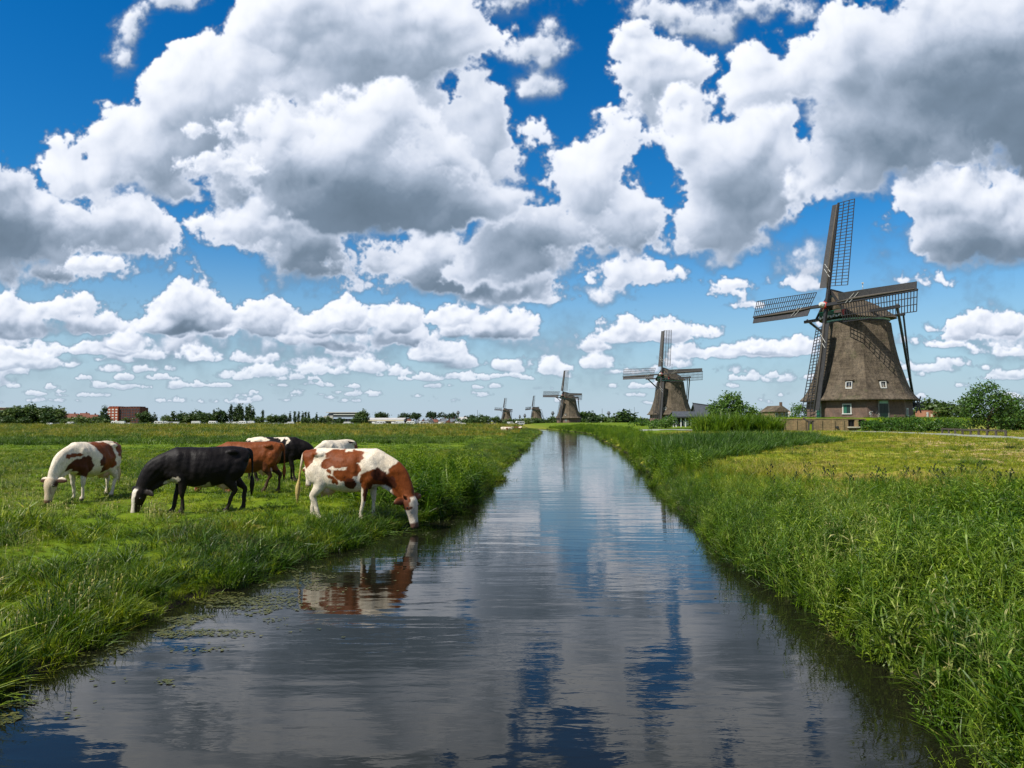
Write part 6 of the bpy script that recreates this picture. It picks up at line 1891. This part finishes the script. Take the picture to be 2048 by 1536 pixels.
def house(px, base, top, wpx, Y, wall, roof, label, group, ridge_x=True, cat='house'):
    a = pix(px, base, Y)
    w = wpx/FPX*Y; h = (base-top)/FPX*Y
    z0 = a.z
    root = empty('house', (a.x, Y, z0), 0, label, cat, group)
    eh = h*.55
    d = max(5, w*.6)
    MB().box((0, d/2, eh/2-.5), (w, d, eh+1)).build('wall', wall, root)
    rf = MB()
    if ridge_x: rf.rings([[(-w/2-.2, -.3, eh-.1), (-w/2-.2, d+.3, eh-.1), (-w/2-.2, d/2, h)], [(w/2+.2, -.3, eh-.1), (w/2+.2, d+.3, eh-.1), (w/2+.2, d/2, h)]])
    else: rf.rings([[(-w/2-.2, -.3, eh-.1), (w/2+.2, -.3, eh-.1), (0, -.3, h)], [(-w/2-.2, d+.3, eh-.1), (w/2+.2, d+.3, eh-.1), (0, d+.3, h)]])
    ro = rf.build('roof', roof, root)
    MB().box((w*.2, d/2, h+.2), (.7, .7, 1.2)).build('chimney', M['red_brick_dark'], ro)
    n = max(2, int(w/3.5))
    for i in range(n):
        MB().box((w*((i+.5)/n-.5), -.04, eh*.5), (w/n*.45, .1, eh*.4)).build('window', M['glassy'] if wall is not M['concrete'] else M['grey_panel'], root)
    return root
G2 = 'red roofed houses on the far left'
for k, (px, base, top, w_, Y, wl, lab) in enumerate(((121, 850, 828, 10, 470, M['orange_brick'], 'salmon gabled house at the edge of the far left wood'), (140, 846, 827, 24, 520, M['cream'], 'long red roofed house left in the terrace'), (155, 848, 833, 13, 490, M['orange_brick'], 'orange fronted house in the middle of the terrace'), (165, 845, 826, 18, 540, M['cream'], 'red roofed house behind the orange fronted one'), (182, 846, 829, 20, 510, M['concrete'], 'pale walled house left of the red apartment block'), (196, 849, 834, 12, 480, M['concrete'], 'small white house close to the red apartment block'), (126, 851, 839, 14, 455, M['red_brick'], 'low brick house in front of the terrace'))):
    house(px, base, top, w_, Y, wl, M['roof_tile'], lab, G2, k != 0)
G3 = 'small houses of the village beyond the pasture'
cols = [M['concrete'], M['red_brick_dark'], M['cream'], M['grey_panel'], M['orange_brick'], M['concrete']]
rr_ = random.Random(9)
names = ['pale', 'dark brick', 'cream', 'grey', 'orange brick', 'white']
spots = [(816, 'right after the long hall'), (825, 'left of the second wide tree'), (835, 'below the second wide tree'), (845, 'between the second and third wide tree'), (853, 'left below the largest wide tree'), (861, 'below the largest wide tree'), (869, 'right below the largest wide tree'), (878, 'in the middle of the village'), (887, 'left of the fourth wide tree'), (896, 'below the fourth wide tree'), (905, 'right of the fourth wide tree'), (914, 'under the thin chimney')]
for k, (px, where) in enumerate(spots):
    j = k % 6
    house(px, 851, rr_.uniform(836, 841), rr_.uniform(9, 13), 520+rr_.uniform(-20, 30), cols[j], M['grey_panel'] if k % 3 else M['roof_tile'], f'small {names[j]} house of the far village, {where}', G3, k % 2 == 0)
house(925, 850, 834, 18, 560, M['concrete'], M['concrete'], 'boxy white building right of the thin chimney', None)
def orange_house():
    Y = 200
    a, b = pix(1855, 838, Y), pix(1888, 822, Y)
    w, h = b.x-a.x, b.z-a.z
    root = empty('house', ((a.x+b.x)/2, Y, a.z-1.5), 0, 'orange brick house with white corners right of the near mill', 'house')
    h += 1.5
    MB().box((0, 3, h/2), (w, 6, h)).build('wall', M['orange_brick'], root)
    for x in (-w/2, w/2): MB().box((x, -.05, h/2-.2), (.35, .3, h-.2)).build('corner_pier', M['white'], root)
    MB().box((0, 3, h+.1), (w*.8, 5, .35)).build('roof', M['roof_tile'], root)
    for x in (-w*.25, w*.05, w*.3):
        MB().box((x, -.06, h*.66), (.5, .1, .9)).build('window', M['cream'], root)
orange_house()
house(1821, 838, 828, 12, 260, M['concrete'], M['roof_tile'], 'small white house with red roof behind the right foot of the near mill', None)
house(1226, 850, 841, 9, 480, M['concrete'], M['roof_tile'], 'tiny white house between the third and second windmill', None)
house(1536, 836, 824, 16, 190, M['orange_brick'], M['thatch'], 'low house with a rounded brown roof at the right end of the tall reeds', None)
# masts and chimneys
for k, (px, top, w_, lab) in enumerate(((916, 822, 1.6, 'thin dark chimney beside the boxy white building'), (955, 820, .35, 'hair thin pale mast left of the leftmost windmill'), (1039.5, 830, 1.0, 'left one of two small posts between the far windmills'), (1049.5, 828, 1.3, 'right one of two small posts between the far windmills'), (1105.5, 823, 1.6, 'dark chimney stack left of the third windmill'), (1204.5, 817, .35, 'hair thin mast right of the third windmill'), (1217.5, 823, 1.8, 'dark bulb topped tower between third and second windmill'), (1243, 826, 1.4, 'second bulb topped tower between the mills'), (1252, 822, .9, 'dark pole right of the bulb topped towers'), (1269, 814, .3, 'hair thin mast left of the second windmill'), (1236, 827, .4, 'short mast between the bulb topped towers'))):
    Y = 600
    a, b = pix(px, 850, Y), pix(px, top, Y)
    root = empty('mast', (a.x, Y, a.z), 0, lab, 'mast')
    h = b.z-a.z
    mb = MB(); mb.tube([(0, 0, -2), (0, 0, h)], [w_*.5, w_*.4], 6); mb.build('shaft', M['grey_panel'], root)
    if w_ > .8: mb = MB(); mb.tube([(0, 0, h-2.6), (0, 0, h-1.6), (0, 0, h+.2)], [w_*.5, w_*.95, w_*.4], 6); mb.build('head', M['grey_panel'], root)

# caravans and cars parked below the tree line
M['car_white'] = simple('white_car_paint', (.48, .48, .47), .35, .04, 1, .5)
M['car_dark'] = simple('dark_car_paint', (.05, .055, .065), .3, .1, 1, .5)
M['rubber'] = simple('rubber', (.02, .02, .02), .8, .1, 2, .1)
def car_proto(kind, paint):
    root = empty('parked_car' if kind != 'caravan' else 'caravan')
    if kind == 'caravan':
        prof = [(-2.6, .45), (2.5, .45), (2.8, 1.2), (2.5, 2.5), (-2.3, 2.6), (-2.8, 1.6)]
        wins = ((-1.6, 1.2), (.2, 1.2), (1.7, .9)); wz = 1.75
    elif kind == 'van':
        prof = [(-2.5, .4), (2.4, .4), (2.5, 1.1), (1.8, 1.35), (1.2, 2.1), (-2.4, 2.15)]
        wins = ((1.1, .9), (0, .9)); wz = 1.6
    else:
        prof = [(-2.1, .35), (2.1, .35), (2.15, .85), (1.2, .98), (.6, 1.45), (-1.1, 1.48), (-1.9, .98), (-2.15, .9)]
        wins = ((.25, .9), (-.8, .8)); wz = 1.2
    MB().prism([(x, -.85, z) for x, z in prof], (0, 1.7, 0)).build('body', paint, root)
    for x, w_ in wins: MB().box((x, -.86, wz), (w_, .04, .42)).build('window', M['glassy'], root)
    for x in (-1.3, 1.35):
        for y in (-.8, .8):
            mb = MB(); mb.tube([(x, y-.1, .33), (x, y+.1, .33)], .33, 8); mb.build('wheel', M['rubber'], root)
    return root
prot = [car_proto('caravan', M['car_white']), car_proto('car', M['car_white']), car_proto('van', M['car_white']), car_proto('car', M['car_dark'])]
used = [False]*4
rc_ = random.Random(21)
pxs = [100, 112, 140, 150, 231, 241, 257, 266, 275, 289, 303, 318, 326, 340, 350, 367, 392, 408, 426, 435, 448, 460, 474, 486, 500, 512, 534, 542, 553, 561, 572, 580, 594, 693, 703, 752, 762, 771, 791, 800, 813, 822, 848, 858, 885, 893, 905, 918, 926, 975, 989, 1022, 1030, 1040]
near = [(58, 'the far left wood'), (130, 'the salmon house'), (165, 'the red roofed terrace'), (245, 'the red apartment block'), (300, 'the round tree by the red block'), (345, 'the pointed conifer'), (392, 'the big domed tree'), (430, 'the narrow poplar'), (461, 'the thin lone poplar'), (480, 'the tall poplar clump'), (500, 'the second poplar clump'), (525, 'the slim poplar'), (552, 'the light low trees'), (597, 'the short poplar row'), (690, 'the grandstand'), (770, 'the long hall'), (825, 'the second wide tree'), (866, 'the largest wide tree'), (905, 'the village houses'), (925, 'the boxy white building'), (982, 'the dark round tree'), (1035, 'the two small posts')]
seen_lab = {}
for k, px in enumerate(pxs):
    j = rc_.choice((0, 1, 1, 2, 3, 3))
    Y = 388+rc_.uniform(-6, 6)
    p = pix(px, 851.5, Y)
    o = prot[j] if not used[j] else copy_tree(prot[j])
    used[j] = True
    o.location = (p.x, Y, .2); o.scale = (.85,)*3; o.rotation_euler = (0, 0, rc_.choice((0, math.pi, .35, -.3)))
    nr = min(near, key=lambda t: abs(t[0]-px)); side = 'left' if px < nr[0] else 'right'
    kind = ('white caravan', 'white car', 'white van', 'dark car')[j]
    key = (kind, nr[1], side); seen_lab[key] = seen_lab.get(key, 0)+1
    lab = f"{kind} parked below {nr[1]}, to its {side}"+('' if seen_lab[key] == 1 else (', further out' if seen_lab[key] == 2 else ', furthest out'))
    tag(o, lab, kind.split()[1], 'vehicles parked along the far tree line')
for j in range(4):
    if not used[j]:
        for c in list(prot[j].children): bpy.data.objects.remove(c)
        bpy.data.objects.remove(prot[j])
